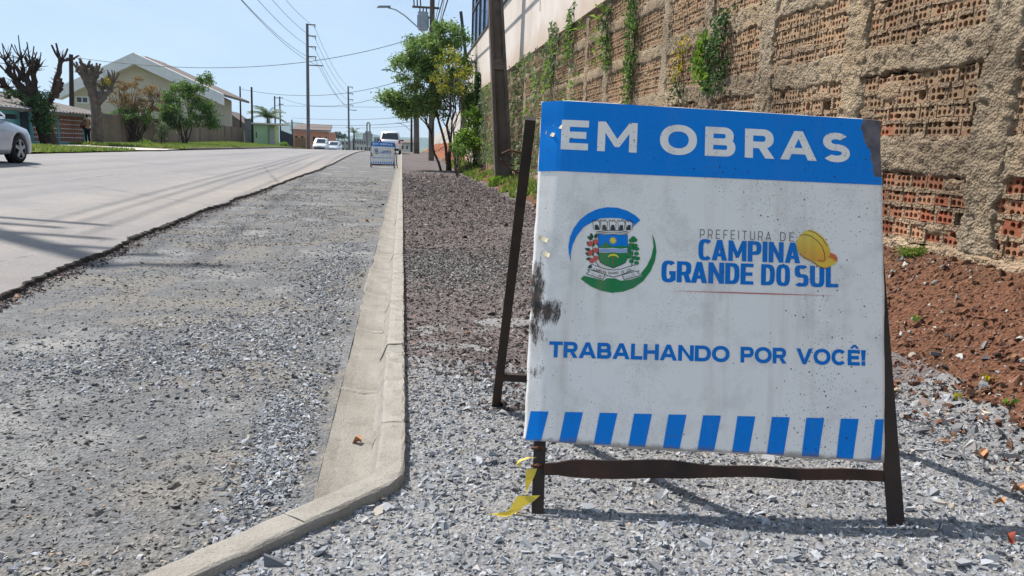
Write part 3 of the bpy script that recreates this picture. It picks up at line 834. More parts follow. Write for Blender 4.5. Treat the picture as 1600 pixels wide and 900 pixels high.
for yy, zz in ((13.2, 4.1), (17.5, 4.05), (15.0, 4.6)):
    wpart(MB().box((WALL_X-0.066, yy, zz), (WALL_X-0.058, yy+0.05, zz+0.22)).build('weep_slot', M['old_concrete']))

# ------------------------------------------------------------------ roadworks sign
PW, PH = 1.045, 1.034
def printmat(name, cols, grad=None, rough=0.45, fade=0.12, grime=1.0):
    """sign print; the same grime runs over panel and print alike (shared panel coordinates)"""
    t = NT(name)
    p = t.sep()
    c = cols if grad is None else grad(t, p)
    if not isinstance(c, bpy.types.NodeSocket):
        c = t.mix(t.ramp(t.noise(7, 4), [(0.3, 0.0), (0.7, fade)]), c, tuple(min(1, v*0.75+0.02) for v in c[:3])+(1,))
    # fine black specks, denser low down
    dn = t.math('MULTIPLY', t.math('SUBTRACT', 0.62, p[2]), 0.14)
    for sc, th in ((95, 0.085), (210, 0.12), (42, 0.06)):
        v = t.voro(sc); rn = t.voro(sc, 'F1', 'Color'); rb = t.node('ShaderNodeRGBToBW'); t.l(rn, rb.inputs[0])
        pick = t.math('LESS_THAN', v, t.math('MULTIPLY', t.math('GREATER_THAN', t.math('ADD', t.math('ADD', rb.outputs[0], dn), t.math('MULTIPLY', t.noise(5, 3), 0.22)), 0.775 if sc > 50 else 0.87), th+0.06))
        c = t.mix(t.math('MULTIPLY', pick, 0.8), c, lin(46, 40, 36))
    # vertical runs of rusty water
    run = t.noise(1.0, 5, 0.6, t.mapped((16, 1, 1.1)))
    c = t.mix(t.ramp(run, [(0.53, 0.0), (0.80, 0.34*grime)]), c, lin(150, 128, 92))
    blot = t.noise(6, 6, 0.7, t.mapped((1, 1, 1), (3, 0, 1)))
    c = t.mix(t.ramp(blot, [(0.50, 0.0), (0.8, 0.42*grime)]), c, lin(120, 112, 104))
    # scuffed scratches
    sc_ = t.noise(1.0, 4, 0.6, t.mapped((3, 1, 26), (0, 0, 0), (0, 0.5, 0)))
    c = t.mix(t.ramp(sc_, [(0.70, 0.0), (0.74, 0.22)]), c, lin(96, 92, 90))
    # brown crust along the bottom edge
    bt = t.ramp(t.math('SUBTRACT', t.math('ADD', -0.012, t.math('MULTIPLY', t.noise(11, 5, 0.75), 0.055)), p[2]), [(0.0, 0.0), (0.012, 0.6)])
    c = t.mix(bt, c, lin(104, 88, 74))
    # tar smear on the left edge
    def blob(cx, cz, rx, rz):
        dx = t.math('DIVIDE', t.math('SUBTRACT', p[0], cx), rx); dz = t.math('DIVIDE', t.math('SUBTRACT', p[2], cz), rz)
        return t.math('ADD', t.math('MULTIPLY', dx, dx), t.math('MULTIPLY', dz, dz))
    nz1 = t.math('MULTIPLY', t.noise(26, 6, 0.8, t.mapped((1.8, 1, 0.6))), 3.2)
    for bl in ((0.010, 0.43, 0.030, 0.16), (0.045, 0.378, 0.062, 0.055), (0.03, 0.33, 0.045, 0.11), (0.02, 0.20, 0.05, 0.05)):
        c = t.mix(t.ramp(t.math('ADD', blob(*bl), nz1), [(1.45, 0.95), (1.75, 0.0)] if False else [(0.0, 0.96), (1.0, 0.0)]) if False else t.ramp(t.math('SUBTRACT', t.math('ADD', blob(*bl), nz1), 1.75 if bl[1] > .35 else 1.25), [(0.0, 0.97), (0.5, 0.0)]), c, t.mix(t.ramp(t.noise(40, 4, 0.7), [(0.4, 0.0), (0.7, 1.0)]), lin(30, 24, 21), lin(92, 68, 50)))
    # torn vinyl in the top right corner
    dxr = t.math('SUBTRACT', p[0], PW-0.034)
    tear = t.math('ADD', t.math('ADD', dxr, t.math('MULTIPLY', t.math('SUBTRACT', p[2], 0.90), 0.24)), t.math('MULTIPLY', t.math('SUBTRACT', t.noise(18, 4), 0.5), 0.05))
    tear = t.math('MULTIPLY', t.math('GREATER_THAN', tear, 0.0), t.math('GREATER_THAN', p[2], 0.852))
    c = t.mix(t.math('MULTIPLY', tear, 0.95), c, t.mix(t.ramp(t.noise(25, 5), [(0.35, 0.0), (0.65, 1.0)]), lin(120, 112, 108), lin(86, 78, 76)))
    t.base(c); t.rough(rough, 0.4 if grime > 0.9 else 0.15)
    t.bump(t.noise(14, 3), 0.06, 0.01)
    return t.mat
P_WHITE = printmat('sign_white', lin(234, 229, 224))
P_BLUE = printmat('sign_blue', lin(0, 124, 214), grime=0.2, fade=0.05)
P_NAME = printmat('sign_name_blue', lin(0, 112, 196), grime=0.25, fade=0.05)
P_LETTER = printmat('sign_letter_white', lin(234, 229, 224))
P_GREEN = printmat('emblem_green', lin(0, 122, 62))
P_DGREEN = printmat('emblem_leaf', lin(16, 70, 40))
P_RED = printmat('emblem_red', lin(200, 84, 70))
P_YEL = printmat('emblem_yellow', lin(226, 206, 60))
P_DARK = printmat('emblem_ink', lin(40, 44, 52))
P_GREY = printmat('thin_ink', lin(96, 98, 104))
P_LINE = printmat('rule_red', lin(190, 84, 70))
def helm_grad(t, p):
    return t.ramp(t.math('ADD', t.math('MULTIPLY', t.math('SUBTRACT', p[2], 0.56), 8.5), t.math('MULTIPLY', t.noise(30, 2), 0.1)), [(0.05, lin(214, 140, 48)), (0.5, lin(222, 176, 52)), (0.95, lin(232, 206, 84))])
P_HELM = printmat('helmet_yellow', None, helm_grad)
P_BRIM = printmat('helmet_brim', lin(226, 186, 60))
P_ORNG = printmat('helmet_orange', lin(206, 104, 44))
P_BROWN = printmat('helmet_line', lin(150, 84, 40))
M['sign_steel'] = simple('painted_black_steel', lin(40, 37, 36), lin(66, 52, 44), 9, 0.6, 0.35, 60, 0.4, 0.3, dist=0.004)
M['rust'] = simple('rusty_steel', lin(58, 44, 38), lin(96, 62, 44), 14, 0.8, 0.5, 70, 0.3, 0.2, dist=0.004)
M['rust_bar'] = simple('rusty_dark_bar', lin(44, 37, 34), lin(78, 54, 44), 7, 0.65, 0.5, 40, 0.3, 0.2, dist=0.006)

def dent(s, t):
    """bend of the thin panel out of its plane (towards the reader is negative y)"""
    d = 0.006*math.sin(2.6*s+1.2)*math.sin(2.9*t+0.4)+0.0013*math.sin(9*s+3*t)*math.sin(6*t-2*s+1)
    line = 0.033+0.026*max(0.0, (t-0.2))           # fold line of the left edge
    if s < line+0.02: d += (min(0.02, line+0.02-s)**2/0.04+max(0.0, line-s))*(0.20+0.16*max(0, t-0.55))
    d += 0.003*math.exp(-((s-0.03)**2+(t-0.95)**2)/0.002)
    d += 0.004*math.exp(-((s-0.424)**2+(t-0.775)**2)/0.0008)
    d -= 0.010*max(0, 0.05-t)*math.sin(9*s)*4
    if s > 0.985: d += max(0.0, min(1.0, (t-0.80)*8))*(s-0.985)**2*2.0
    return d
def warp(s, t): return s, t+s*(0.036-0.025*t)-0.002

class Print:
    """flat print on the panel: polygons unioned by a constrained triangulation, laid just proud of the sheet"""
    def __init__(self): self.v, self.f, self.m = [], [], []
    def add(self, polys, layer=0, mi=0, dowarp=True, xf=None, sub=0.03):
        vin, fin = [], []
        for poly in polys:
            pts = [xf(*q) for q in poly] if xf else [tuple(q) for q in poly]
            if dowarp: pts = [warp(*q) for q in pts]
            if sum(a[0]*b[1]-b[0]*a[1] for a, b in zip(pts, pts[1:]+pts[:1])) < 0: pts = pts[::-1]
            dense = []
            for a, b in zip(pts, pts[1:]+pts[:1]):
                L = math.hypot(b[0]-a[0], b[1]-a[1]); k = max(1, int(L/sub))
                dense += [(a[0]+(b[0]-a[0])*j/k, a[1]+(b[1]-a[1])*j/k) for j in range(k)]
            b0 = len(vin); vin += [Vector(q) for q in dense]; fin.append(list(range(b0, b0+len(dense))))
        x0, x1 = min(q.x for q in vin), max(q.x for q in vin); y0, y1 = min(q.y for q in vin), max(q.y for q in vin)
        if (x1-x0) > sub*1.5 or (y1-y0) > sub*1.5:
            for a in np.arange(x0+sub*.37, x1, sub*.75):
                for b in np.arange(y0+sub*.41, y1, sub*.75): vin.append(Vector((a, b)))
        vo, eo, fo, ov, oe, of = geometry.delaunay_2d_cdt(vin, [], fin, 0, 1e-6)
        b0 = len(self.v)
        for q in vo: self.v.append((q.x, dent(q.x, q.y)-0.0014-0.0007*layer, q.y))
        for tri, src in zip(fo, of):
            if src:
                a, b, c = (vo[tri[k]] for k in range(3))
                ar = (b.x-a.x)*(c.y-a.y)-(b.y-a.y)*(c.x-a.x)
                tri = tuple(tri) if ar > 0 else tuple(tri[::-1])
                self.f.append(tuple(b0+k for k in tri)); self.m.append(mi)
        return self
    def build(self, name, mats, parent):
        me = bpy.data.meshes.new(name); me.from_pydata(self.v, [], self.f)
        for mm in mats: me.materials.append(mm)
        me.polygons.foreach_set('material_index', self.m); me.update()
        return link(name, me, parent)

def sup(cx, cy, rx, ry, a, n):
    c, s = math.cos(a), math.sin(a)
    return (cx+math.copysign(abs(c)**(2/n), c)*rx, cy+math.copysign(abs(s)**(2/n), s)*ry)
def band(cx, cy, rx, ry, tx, ty, a0, a1, n=2.0, seg=18):
    seg = max(3, int(seg*abs(a1-a0)/360)+1); out = []
    A = [R(a0+(a1-a0)*k/seg) for k in range(seg+1)]
    for a, b in zip(A, A[1:]):
        out.append([sup(cx, cy, rx, ry, a, n), sup(cx, cy, rx, ry, b, n), sup(cx, cy, rx-tx, ry-ty, b, n), sup(cx, cy, rx-tx, ry-ty, a, n)])
    return out
def rect(x0, y0, x1, y1): return [(x0, y0), (x1, y0), (x1, y1), (x0, y1)]
def bowl(x0, w, y0, y1, t, h, n):
    ry = (y1-y0)/2; rx = min(ry*1.05, (w-x0)*0.75); cx = w-rx
    return [rect(x0, y0, cx, y0+h), rect(x0, y1-h, cx, y1)]+band(cx, (y0+y1)/2, rx, ry, t, h, -90, 90, n, 28)
def glyph(ch, w, t, h, n=2.0):
    """outline pieces of a capital of height 1, width w, stem t, bar h"""
    if ch == 'I': return [rect(0, 0, w, 1)]
    if ch == 'E': return [rect(0, 0, t, 1), rect(0, 0, w, h), rect(0, 1-h, w, 1), rect(0, .5-h/2, w*.92, .5+h/2)]
    if ch == 'Ê': return glyph('E', w, t, h, n)+[[(w*.18, 1.08), (w*.40, 1.08), (w*.56, 1.19), (w*.56, 1.33), (w*.46, 1.33)], [(w*.94, 1.08), (w*.72, 1.08), (w*.56, 1.19), (w*.56, 1.33), (w*.66, 1.33)]]
    if ch == 'F': return [rect(0, 0, t, 1), rect(0, 1-h, w, 1), rect(0, .47-h/2, w*.9, .47+h/2)]
    if ch == 'L': return [rect(0, 0, t, 1), rect(0, 0, w, h)]
    if ch == 'T': return [rect(w/2-t/2, 0, w/2+t/2, 1), rect(0, 1-h, w, 1)]
    if ch == 'H': return [rect(0, 0, t, 1), rect(w-t, 0, w, 1), rect(0, .5-h/2, w, .5+h/2)]
    if ch == 'M':
        return [rect(0, 0, t*.95, 1), rect(w-t*.95, 0, w, 1), [(0, 1), (t*.9, 1), (w/2+t*.32, .22), (w/2-t*.32, .22)] if False else [(0, 1), (t*.95, 1), (w/2+.02, .40), (w/2+.02, .16), (w/2-t*.28, .16)],
                [(w, 1), (w-t*.95, 1), (w/2-.02, .40), (w/2-.02, .16), (w/2+t*.28, .16)]]
    if ch == 'N': return [rect(0, 0, t, 1), rect(w-t, 0, w, 1), [(0, 1), (t*.9, 1), (w, 0), (w-t*.9, 0)]]
    if ch == 'A': return [[(0, 0), (t*1.08, 0), (w/2+t*.40, 1), (w/2-t*.52, 1)], [(w, 0), (w-t*1.08, 0), (w/2-t*.40, 1), (w/2+t*.52, 1)], rect(w*.24, .20, w*.76, .20+h*.95)]
    if ch == 'V': return [[(0, 1), (t*1.1, 1), (w/2+t*.5, 0), (w/2-t*.5, 0)], [(w, 1), (w-t*1.1, 1), (w/2-t*.5, 0), (w/2+t*.5, 0)]]
    if ch == 'O': return band(w/2, .5, w/2, .515, t, h, 0, 360, n, 40)
    if ch == 'C': return band(w/2, .5, w/2, .515, t, h, 42, 318, n, 40)
    if ch == 'G': return band(w/2, .5, w/2, .515, t, h, 42, 335, n, 40)+[rect(w-t, .08, w, .52), rect(w*.55, .52-h, w, .52)]
    if ch == 'D': return [rect(0, 0, t, 1)]+bowl(t*.5, w, 0, 1, t, h, n)
    if ch == 'P': return [rect(0, 0, t, 1)]+bowl(t*.5, w, .33, 1, t, h, n)
    if ch == 'R': return [rect(0, 0, t, 1)]+bowl(t*.5, w*.97, .34, 1, t, h, n)+[[(w*.42, .42), (w*.42+t*1.05, .42), (w, 0), (w-t*1.12, 0)]]
    if ch == 'B': return [rect(0, 0, t, 1)]+bowl(t*.5, w*.94, .5-h/2, 1, t, h, n)+bowl(t*.5, w, 0, .5+h/2, t, h, n)
    if ch == 'U': return [rect(0, .38, t, 1), rect(w-t, .38, w, 1)]+band(w/2, .385, w/2, .40, t, h, 180, 360, n, 36)
    if ch == 'S':
        ru = (0.5+h/2+.012)/2
        return band(w*.49, 1.012-ru, w*.47, ru, t, h, 35, 270, n, 36)+band(w*.5, ru-.012, w*.5, ru, t, h, 90, -145, n, 36)
    if ch == '!': return [[(w*.2, .32), (w*.8, .32), (w, 1), (0, 1)], rect(w*.12, 0, w*.88, w*.78)]
    return []
MONT = dict(E=.86, M=1.28, O=1.20, B=.97, R=.97, A=1.18, S=.90, T=.92, L=.78, H=1.04, N=1.06, D=1.10, P=.93, V=1.16, C=1.08, I=.30, G=1.1, U=1.0, F=.8)
MONT['Ê'] = .86; MONT['!'] = .36
DINW = dict(C=.60, A=.68, M=.80, P=.60, I=.215, N=.66, G=.60, R=.62, D=.60, E=.54, O=.60, S=.60, U=.61, L=.53, F=.52, T=.60)
def word(nm, mat, parent, text, s0, s1, tb, cap, widths, t, h, n, gap):
    ws = [widths.get(c, .4) for c in text]
    tot = sum(ws)+gap*(len(text)-1); k = (s1-s0)/tot; x = s0
    for i_, (c, w) in enumerate(zip(text, ws)):
        if i_ and text[i_-1:i_+1] in ('CA', 'RA', 'PA', 'AV') and widths is not MONT: x -= 0.07*k
        Print().add(glyph(c, w, t, h, n), 0, 0, True, lambda a, b, x=x: (x+a*k, tb+b*cap)).build(nm, [mat], parent); x += (w+gap)*k

# shapes of the emblem, read in its own drawing units and laid on the panel
EJ = np.array([[0.0019, 0.0001], [0.0001, -0.0019]])/5.624*1.012
def emb(x, y):
    d = EJ @ np.array([x-489.0, y-450.0]); return (0.2314+d[0], 0.5785+d[1])
HJ = np.array([[0.0019, 0.00002], [0.0001, -0.0019]])/5.625
def helm(x, y):
    d = HJ @ np.array([x-1209.0, y-394.0]); return (0.8433+d[0], 0.6151+d[1])
def disc(cx, cy, r, n=12, ry=None): return [(cx+r*math.cos(2*math.pi*k/n), cy+(ry or r)*math.sin(2*math.pi*k/n)) for k in range(n)]
def stroke(pts, w):
    out = []
    for a, b in zip(pts, pts[1:]):
        dx, dy = b[0]-a[0], b[1]-a[1]; L = math.hypot(dx, dy) or 1; nx, ny = -dy/L*w/2, dx/L*w/2
        out.append([(a[0]+nx, a[1]+ny), (b[0]+nx, b[1]+ny), (b[0]-nx, b[1]-ny), (a[0]-nx, a[1]-ny)])
    return out
def leaf2(x, y, a, L, w):
    c, s = math.cos(R(a)), math.sin(R(a))
    return [(x+c*u*L-s*v*w, y-(s*u*L+c*v*w)) for u, v in ((0, 0), (.3, .5), (.65, .42), (1, 0), (.65, -.42), (.3, -.5))]

def build_sign(name, label, loc, yaw, detail=True):
    root = empty(name, loc, yaw)
    tag(root, label, 'sign', 'roadworks signs')
    TH = R(18)
    V = lambda u, v, back=0.0: Vector((u, v*math.sin(TH)+back*math.cos(TH), v*math.cos(TH)-back*math.sin(TH)))
    # frame (front plane tilted 18 degrees back)
    MB().bar(V(-.527, -0.01, .03), V(-.515, 1.16, .068), .034, .034, upv=(0, 1, 0)).build('front_leg', M['sign_steel'], root)
    mb = MB()
    mb.bar(V(.528, -0.012, .035), V(.470, 1.20, .035), .010, .055, upv=(0, 1, 0)); mb.bar(V(.506, -0.012, .006), V(.452, 1.20, .006), .048, .006, upv=(0, 1, 0))
    mb.build('front_leg', M['sign_steel'], root)
    hz = V(0, 1.165, .05)
    RF = Vector((0, .0, 0))
    rl_top, rl_foot = Vector((-.578, hz.y+.03, hz.z+.035)), Vector((-.662, 0.955, -0.01))
    rr_top, rr_foot = Vector((.50, hz.y+.03, hz.z)), Vector((.60, 0.90, -0.01))
    MB().bar(rl_foot, rl_top, .034, .030, upv=(0, 1, 0)).build('rear_leg', M['sign_steel'], root)
    MB().bar(rr_foot, rr_top, .040, .030, upv=(0, 1, 0)).build('rear_leg', M['sign_steel'], root)
    kb = 0.135
    MB().bar(rl_foot.lerp(rl_top, kb), rr_foot.lerp(rr_top, kb), .028, .028).build('rear_crossbar', M['sign_steel'], root)
    MB().tube([Vector((-.55, hz.y+.02, hz.z-.03)), Vector((.50, hz.y+.02, hz.z-.03))], .011, 8).build('hinge_rod', M['rust'], root)
    # front crossbar: a heavy warped half and a thin half
    mb = MB(); pts, n = [], 26
    vs, fs = [], []
    for k in range(n+1):
        f = k/n; u = -.512+f*(.994)
        hgt = .032+.020*float(sstep(0.02, .10, f))*(1-float(sstep(.36, .52, f)))
        vv = .132+.012*f+.010*math.sin(f*3.0)*(1-f)+.002*math.sin(23*f)
        for du, db in ((-hgt/2, -.006), (hgt/2, -.010), (hgt/2, .016), (-hgt/2, .016)):
            vs.append(V(u, vv+du, .012+db+.004*math.sin(7*f)))
    for k in range(n):
        for j in range(4): fs.append((k*4+j, (k+1)*4+j, (k+1)*4+(j+1) % 4, k*4+(j+1) % 4))
    fs += [(3, 2, 1, 0), tuple(n*4+j for j in range(4))]
    mb.add(vs, fs); mb.build('front_crossbar', M['rust_bar'], root, recalc=True)
    for u, v in ((-.527, .14), (-.527, .19)):
        MB().tube([V(u-.02, v, .03), V(u, v+.004, .008), V(u+.02, v-.003, .03)], .005, 6).build('weld', M['rust'], root)
    # wire handle on the rear leg
    a = rl_foot.lerp(rl_top, .86)
    MB().tube([a+Vector((-.005, 0, .05)), a+Vector((-.05, .01, .058)), a+Vector((-.075, .012, .046)), a+Vector((-.078, .01, .025)), a+Vector((-.055, .005, .002)), a+Vector((-.005, 0, -.02))], .0042, 6).build('wire_handle', M['rust'], root)
    # panel: its local axes are x along, z up the face
    rot = Matrix.Rotation(-TH, 4, 'X') @ Matrix.Rotation(R(1.4645), 4, 'Y')
    pm = Matrix.Translation(V(-.5699, .2104, 0)) @ rot
    nx, nz_ = 110, 90
    S, T = np.meshgrid(np.linspace(-0.004, PW, nx), np.linspace(0, PH, nz_))
    S2 = S-0.021*(T/PH)*0+0; vs, fs = [], []
    for side in (0, 1):
        for j in range(nz_):
            for k in range(nx):
                s, t_ = float(S2[j, k]), float(T[j, k])
                e = 0.0
                if k in (0, nx-1): s += 0.004*(float(vnoise(t_, 1+k, 18, 3))-0.5)
                if j == 0: t_ += 0.008*(float(vnoise(s, 5, 14, 4))-0.5)
                if j == nz_-1: t_ += 0.004*(float(vnoise(s, 8, 16, 5))-0.5)
                vs.append((s, dent(s, t_)+(0.0012 if side else 0.0), t_))
    Np = nx*nz_
    for j in range(nz_-1):
        for k in range(nx-1):
            a = j*nx+k; q = (a, a+1, a+nx+1, a+nx)
            fs.append(q); fs.append(tuple(Np+i for i in q[::-1]))
    rim = [k for k in range(nx)]+[j*nx+nx-1 for j in range(1, nz_)]+[(nz_-1)*nx+k for k in range(nx-2, -1, -1)]+[j*nx for j in range(nz_-2, 0, -1)]
    for a, b in zip(rim, rim[1:]+rim[:1]): fs.append((b, a, Np+a, Np+b))
    panel = MB().add(vs, fs).build('panel', P_WHITE, root, smooth=True)
    panel.matrix_local = pm
    # print
    Print().add([[(-.003, .8105), (PW-.001, .8265), (PW-.001, PH-.001), (-.003, PH-.001)]], 0, 0, False, None, .02).build('blue_band', [P_BLUE], panel)
    pr = Print()
    for ch, a, b in (('E', .061, .144), ('M', .172, .293), ('O', .363, .476), ('B', .501, .594), ('R', .623, .714), ('A', .732, .844), ('S', .862, .946)):
        w = (b-a)/.0935
        Print().add(glyph(ch, w, .268, .228, 2.15), 1, 0, True, lambda x, y, a=a: (a+x*.0935, .8805+y*.0935)).build('title_letter', [P_LETTER], panel)
    pr = Print()
    for k in range(11):
        s = .0045+.1022*k*(.983)
        w1 = min(.052, PW-.004-s)
        tw = .0875+.033*s; pr2 = Print().add([[(max(s-.006, .001), .004), (s+w1*.93-.006, .004), (min(s+w1+.008, PW-.003), tw+.002), (s+.008, tw)]], 0, 0, False, None, .02)
        pr2.build('stripe', [P_BLUE], panel)
    pr = Print()
    word('slogan_letter', P_NAME, panel, 'TRABALHANDO', .057, .589, .2475, .047, MONT, .262, .222, 2.15, .07)
    word('slogan_letter', P_NAME, panel, 'POR', .6215, .757, .2475, .047, MONT, .262, .222, 2.15, .07)
    word('slogan_letter', P_NAME, panel, 'VOCÊ!', .786, .990, .2475, .047, MONT, .262, .222, 2.15, .07)
    pr = Print()
    word('name_letter', P_NAME, panel, 'CAMPINA', .490, .800, .5545, .0635, DINW, .21, .165, 3.2, .055)
    word('name_letter', P_NAME, panel, 'GRANDE', .381, .661, .4835, .0645, DINW, .21, .165, 3.2, .045)
    word('name_letter', P_NAME, panel, 'DO', .679, .765, .4835, .0645, DINW, .21, .165, 3.2, .06)
    word('name_letter', P_NAME, panel, 'SUL', .7785, .909, .4835, .0645, DINW, .21, .165, 3.2, .06)
    pr = Print()
    word('small_letter', P_GREY, panel, 'PREFEITURA', .493, .7085, .6215, .028, {**DINW, 'I': .085}, .085, .085, 3.0, .42)
    word('small_letter', P_GREY, panel, 'DE', .7345, .777, .6215, .028, DINW, .085, .085, 3.0, .42)
    pr = Print(); pr.add([[(.394, .4565), (.60, .4558), (.60, .4590), ], [(.60, .4558), (.72, .4558), (.72, .4590), (.60, .4590)], [(.72, .4558), (.911, .4580), (.72, .4590)]]); pr.build('red_rule', [P_LINE], panel)
    # helmet
    pr = Print(); H = dict(dowarp=False, xf=helm)
    pr.add([[(1090, 470), (1180, 510), (1230, 550), (1280, 565), (1330, 548), (1385, 512), (1394, 472), (1375, 442), (1334, 425), (1300, 400), (1200, 430)]], 1, 1, **H)
    pr.add([[(1030, 350), (1038, 315), (1058, 275), (1090, 240), (1125, 222), (1160, 217), (1210, 235), (1258, 272), (1300, 325), (1325, 385), (1333, 428), (1312, 470), (1280, 497), (1230, 500), (1160, 485), (1090, 462), (1058, 432), (1036, 392)]], 2, 0, **H)
    pr.add([[(1334, 425), (1375, 442), (1394, 472), (1388, 505), (1350, 478), (1318, 465)], [(1215, 492), (1282, 492), (1278, 506), (1222, 502)]], 3, 2, **H)
    pr.add(stroke([(1060, 275), (1105, 258), (1160, 275), (1215, 315), (1255, 365), (1278, 430), (1282, 495)], 6)+stroke([(1135, 222), (1200, 245), (1260, 295), (1302, 365)], 6)+stroke([(1058, 434), (1100, 470), (1180, 508), (1232, 550), (1282, 566), (1335, 548)], 6), 4, 3, **H)
    pr.add(stroke([(1095, 250), (1150, 262), (1210, 300), (1250, 345)], 9), 3, 4, **H)
    pr.build('helmet_picture', [P_HELM, P_BRIM, P_ORNG, P_BROWN, P_YEL], panel)['kind'] = 'stuff'
    # emblem
    E_ = dict(dowarp=False, xf=emb)
    pr = Print()
    out = [(125, 560), (107, 480), (104, 420), (118, 340), (150, 262), (205, 185), (280, 125), (360, 87), (450, 68), (540, 72), (630, 100), (700, 142), (740, 182)]
    inn = [(668, 247), (680, 215), (640, 190), (560, 165), (470, 163), (390, 168), (320, 200), (240, 248), (180, 325), (140, 410), (124, 490)]
    Print().add([out+inn], 0, 0, **E_).build('emblem_crescent', [P_BLUE], panel)
    out = [(842, 303), (868, 380), (877, 460), (862, 545), (820, 640), (755, 725), (670, 785), (580, 818), (480, 829), (390, 812), (300, 775), (250, 740), (210, 708)]
    inn = [(238, 680), (320, 700), (410, 722), (440, 702), (510, 702), (560, 722), (650, 712), (745, 678), (738, 655), (790, 590), (830, 510), (852, 420)]
    Print().add([out+inn], 0, 0, **E_).build('emblem_crescent', [P_GREEN], panel)
    pr = Print()
    pr.add([[(345, 290), (332, 205), (360, 190), (400, 182), (440, 176), (500, 174), (560, 178), (600, 184), (640, 194), (662, 210), (640, 292), (500, 305)]], 1, 0, **E_)
    for cx in (350, 418, 495, 572, 640):
        sk = (cx-495)*0.06
        pr.add([[(cx-22+sk*-1, 274), (cx-12, 228), (cx+12, 228), (cx+22-sk, 274)]], 3, 1, **E_)
        pr.add(stroke([(cx-32, 212), (cx-32, 186), (cx-16, 186), (cx-16, 196), (cx, 196), (cx, 184), (cx+16, 184), (cx+16, 196), (cx+30, 196), (cx+30, 212)], 5), 3, 1, **E_)
        pr.add(stroke([(cx-30, 212), (cx-26, 270)], 4)+stroke([(cx+30, 212), (cx+26, 270)], 4), 3, 1, **E_)
    pr.add(stroke([(350, 292), (430, 280), (500, 276), (570, 280), (636, 292)], 6)+stroke([(366, 306), (430, 296), (500, 292), (570, 296), (624, 308)], 4), 3, 1, **E_)
    pr.build('emblem_crown', [P_LETTER, P_DARK], panel)['kind'] = 'stuff'
    pr = Print()
    sh = [(368, 312), (430, 318), (495, 314), (560, 318), (622, 316), (620, 520), (600, 560), (560, 582), (495, 608), (430, 585), (385, 560), (370, 520)]
    pr.add([[(495+(x-495)*1.035, 455+(y-455)*1.03) for x, y in sh]], 1, 5, **E_)
    pr.add([sh], 2, 0, **E_)
    pr.add([[(371, 425), (400, 412), (430, 378), (455, 400), (480, 415), (520, 420), (570, 412), (620, 422), (620, 520), (600, 560), (560, 582), (495, 608), (430, 585), (385, 560), (370, 520)]], 3, 1, **E_)
    pr.add([[(371, 436), (430, 440), (490, 434), (560, 442), (620, 436), (620, 474), (560, 478), (490, 472), (430, 478), (371, 474)]], 4, 2, **E_)
    for yy in (446, 457, 467): pr.add(stroke([(372, yy), (430, yy+3), (490, yy-2), (560, yy+4), (619, yy)], 5), 5, 0, **E_)
    pr.add([disc(495, 368, 25)]+[[(495+24*math.cos(a-.12), 368+24*math.sin(a-.12)), (495+40*math.cos(a), 368+40*math.sin(a)), (495+24*math.cos(a+.12), 368+24*math.sin(a+.12))] for a in [k*math.pi/6 for k in range(12)]], 4, 3, **E_)
    pr.add([[(445, 520), (455, 500), (475, 488), (500, 486), (525, 492), (542, 512), (540, 524), (520, 508), (495, 504), (470, 508)]], 4, 3, **E_)
    pr.add(stroke([(493, 508), (490, 590)], 9), 4, 4, **E_)
    pr.build('emblem_shield', [P_BLUE, P_GREEN, P_LETTER, P_YEL, P_BROWN, P_DARK], panel)['kind'] = 'stuff'
    pr = Print()
    for (x, y, a) in ((318, 352, 110), (338, 352, 70), (315, 362, 145), (300, 420, 130), (300, 455, 165), (300, 500, 155), (310, 535, 175), (352, 410, 40), (350, 490, 30), (318, 425, 80), (318, 505, 100), (322, 590, 200)):
        pr.add([leaf2(x, y, a, 56, 30)], 1, 1, **E_)
    for x, y in ((297, 395), (345, 378), (295, 478), (343, 455), (308, 548), (343, 525)): pr.add([disc(x, y, 23)], 2, 0, **E_)
    pr.add(stroke([(372, 600), (330, 540), (318, 460), (322, 360)], 5), 1, 1, **E_)
    pr.build('emblem_berry_branch', [P_RED, P_DGREEN], panel)['kind'] = 'stuff'
    pr = Print()
    for x, y in ((655, 365), (690, 362), (675, 345), (650, 405), (692, 410), (640, 435), (680, 432), (705, 440), (650, 480), (700, 482), (640, 510), (685, 520), (710, 525), (655, 550), (700, 565), (640, 460)):
        pr.add([disc(x, y, 22, 9, 18)], 1, 0, **E_)
    pr.add(stroke([(655, 600), (668, 500), (672, 400), (676, 360)], 6), 2, 1, **E_)
    pr.build('emblem_leaf_branch', [P_GREEN, P_DGREEN], panel)['kind'] = 'stuff'
    pr = Print()
    mid = [(305, 580), (360, 600), (430, 622), (495, 630), (560, 622), (630, 600), (685, 582)]
    lo = [(672, 628), (620, 648), (560, 672), (495, 690), (430, 672), (370, 650), (316, 628)]
    pr.add([mid+lo], 1, 0, **E_)
    pr.add([[(272, 622), (420, 668), (405, 712), (258, 664), (285, 645)], [(720, 632), (575, 672), (588, 712), (738, 672), (706, 652)]], 1, 0, **E_)
    pr.add(stroke(mid, 5)+stroke(lo, 5)+stroke([(272, 622), (420, 668), (405, 712), (258, 664), (285, 645), (272, 622)], 5)+stroke([(720, 632), (575, 672), (588, 712), (738, 672), (706, 652), (720, 632)], 5), 2, 1, **E_)
    # ribbon lettering set along the curve
    txt = 'CAMPINA GRANDE DO SUL'
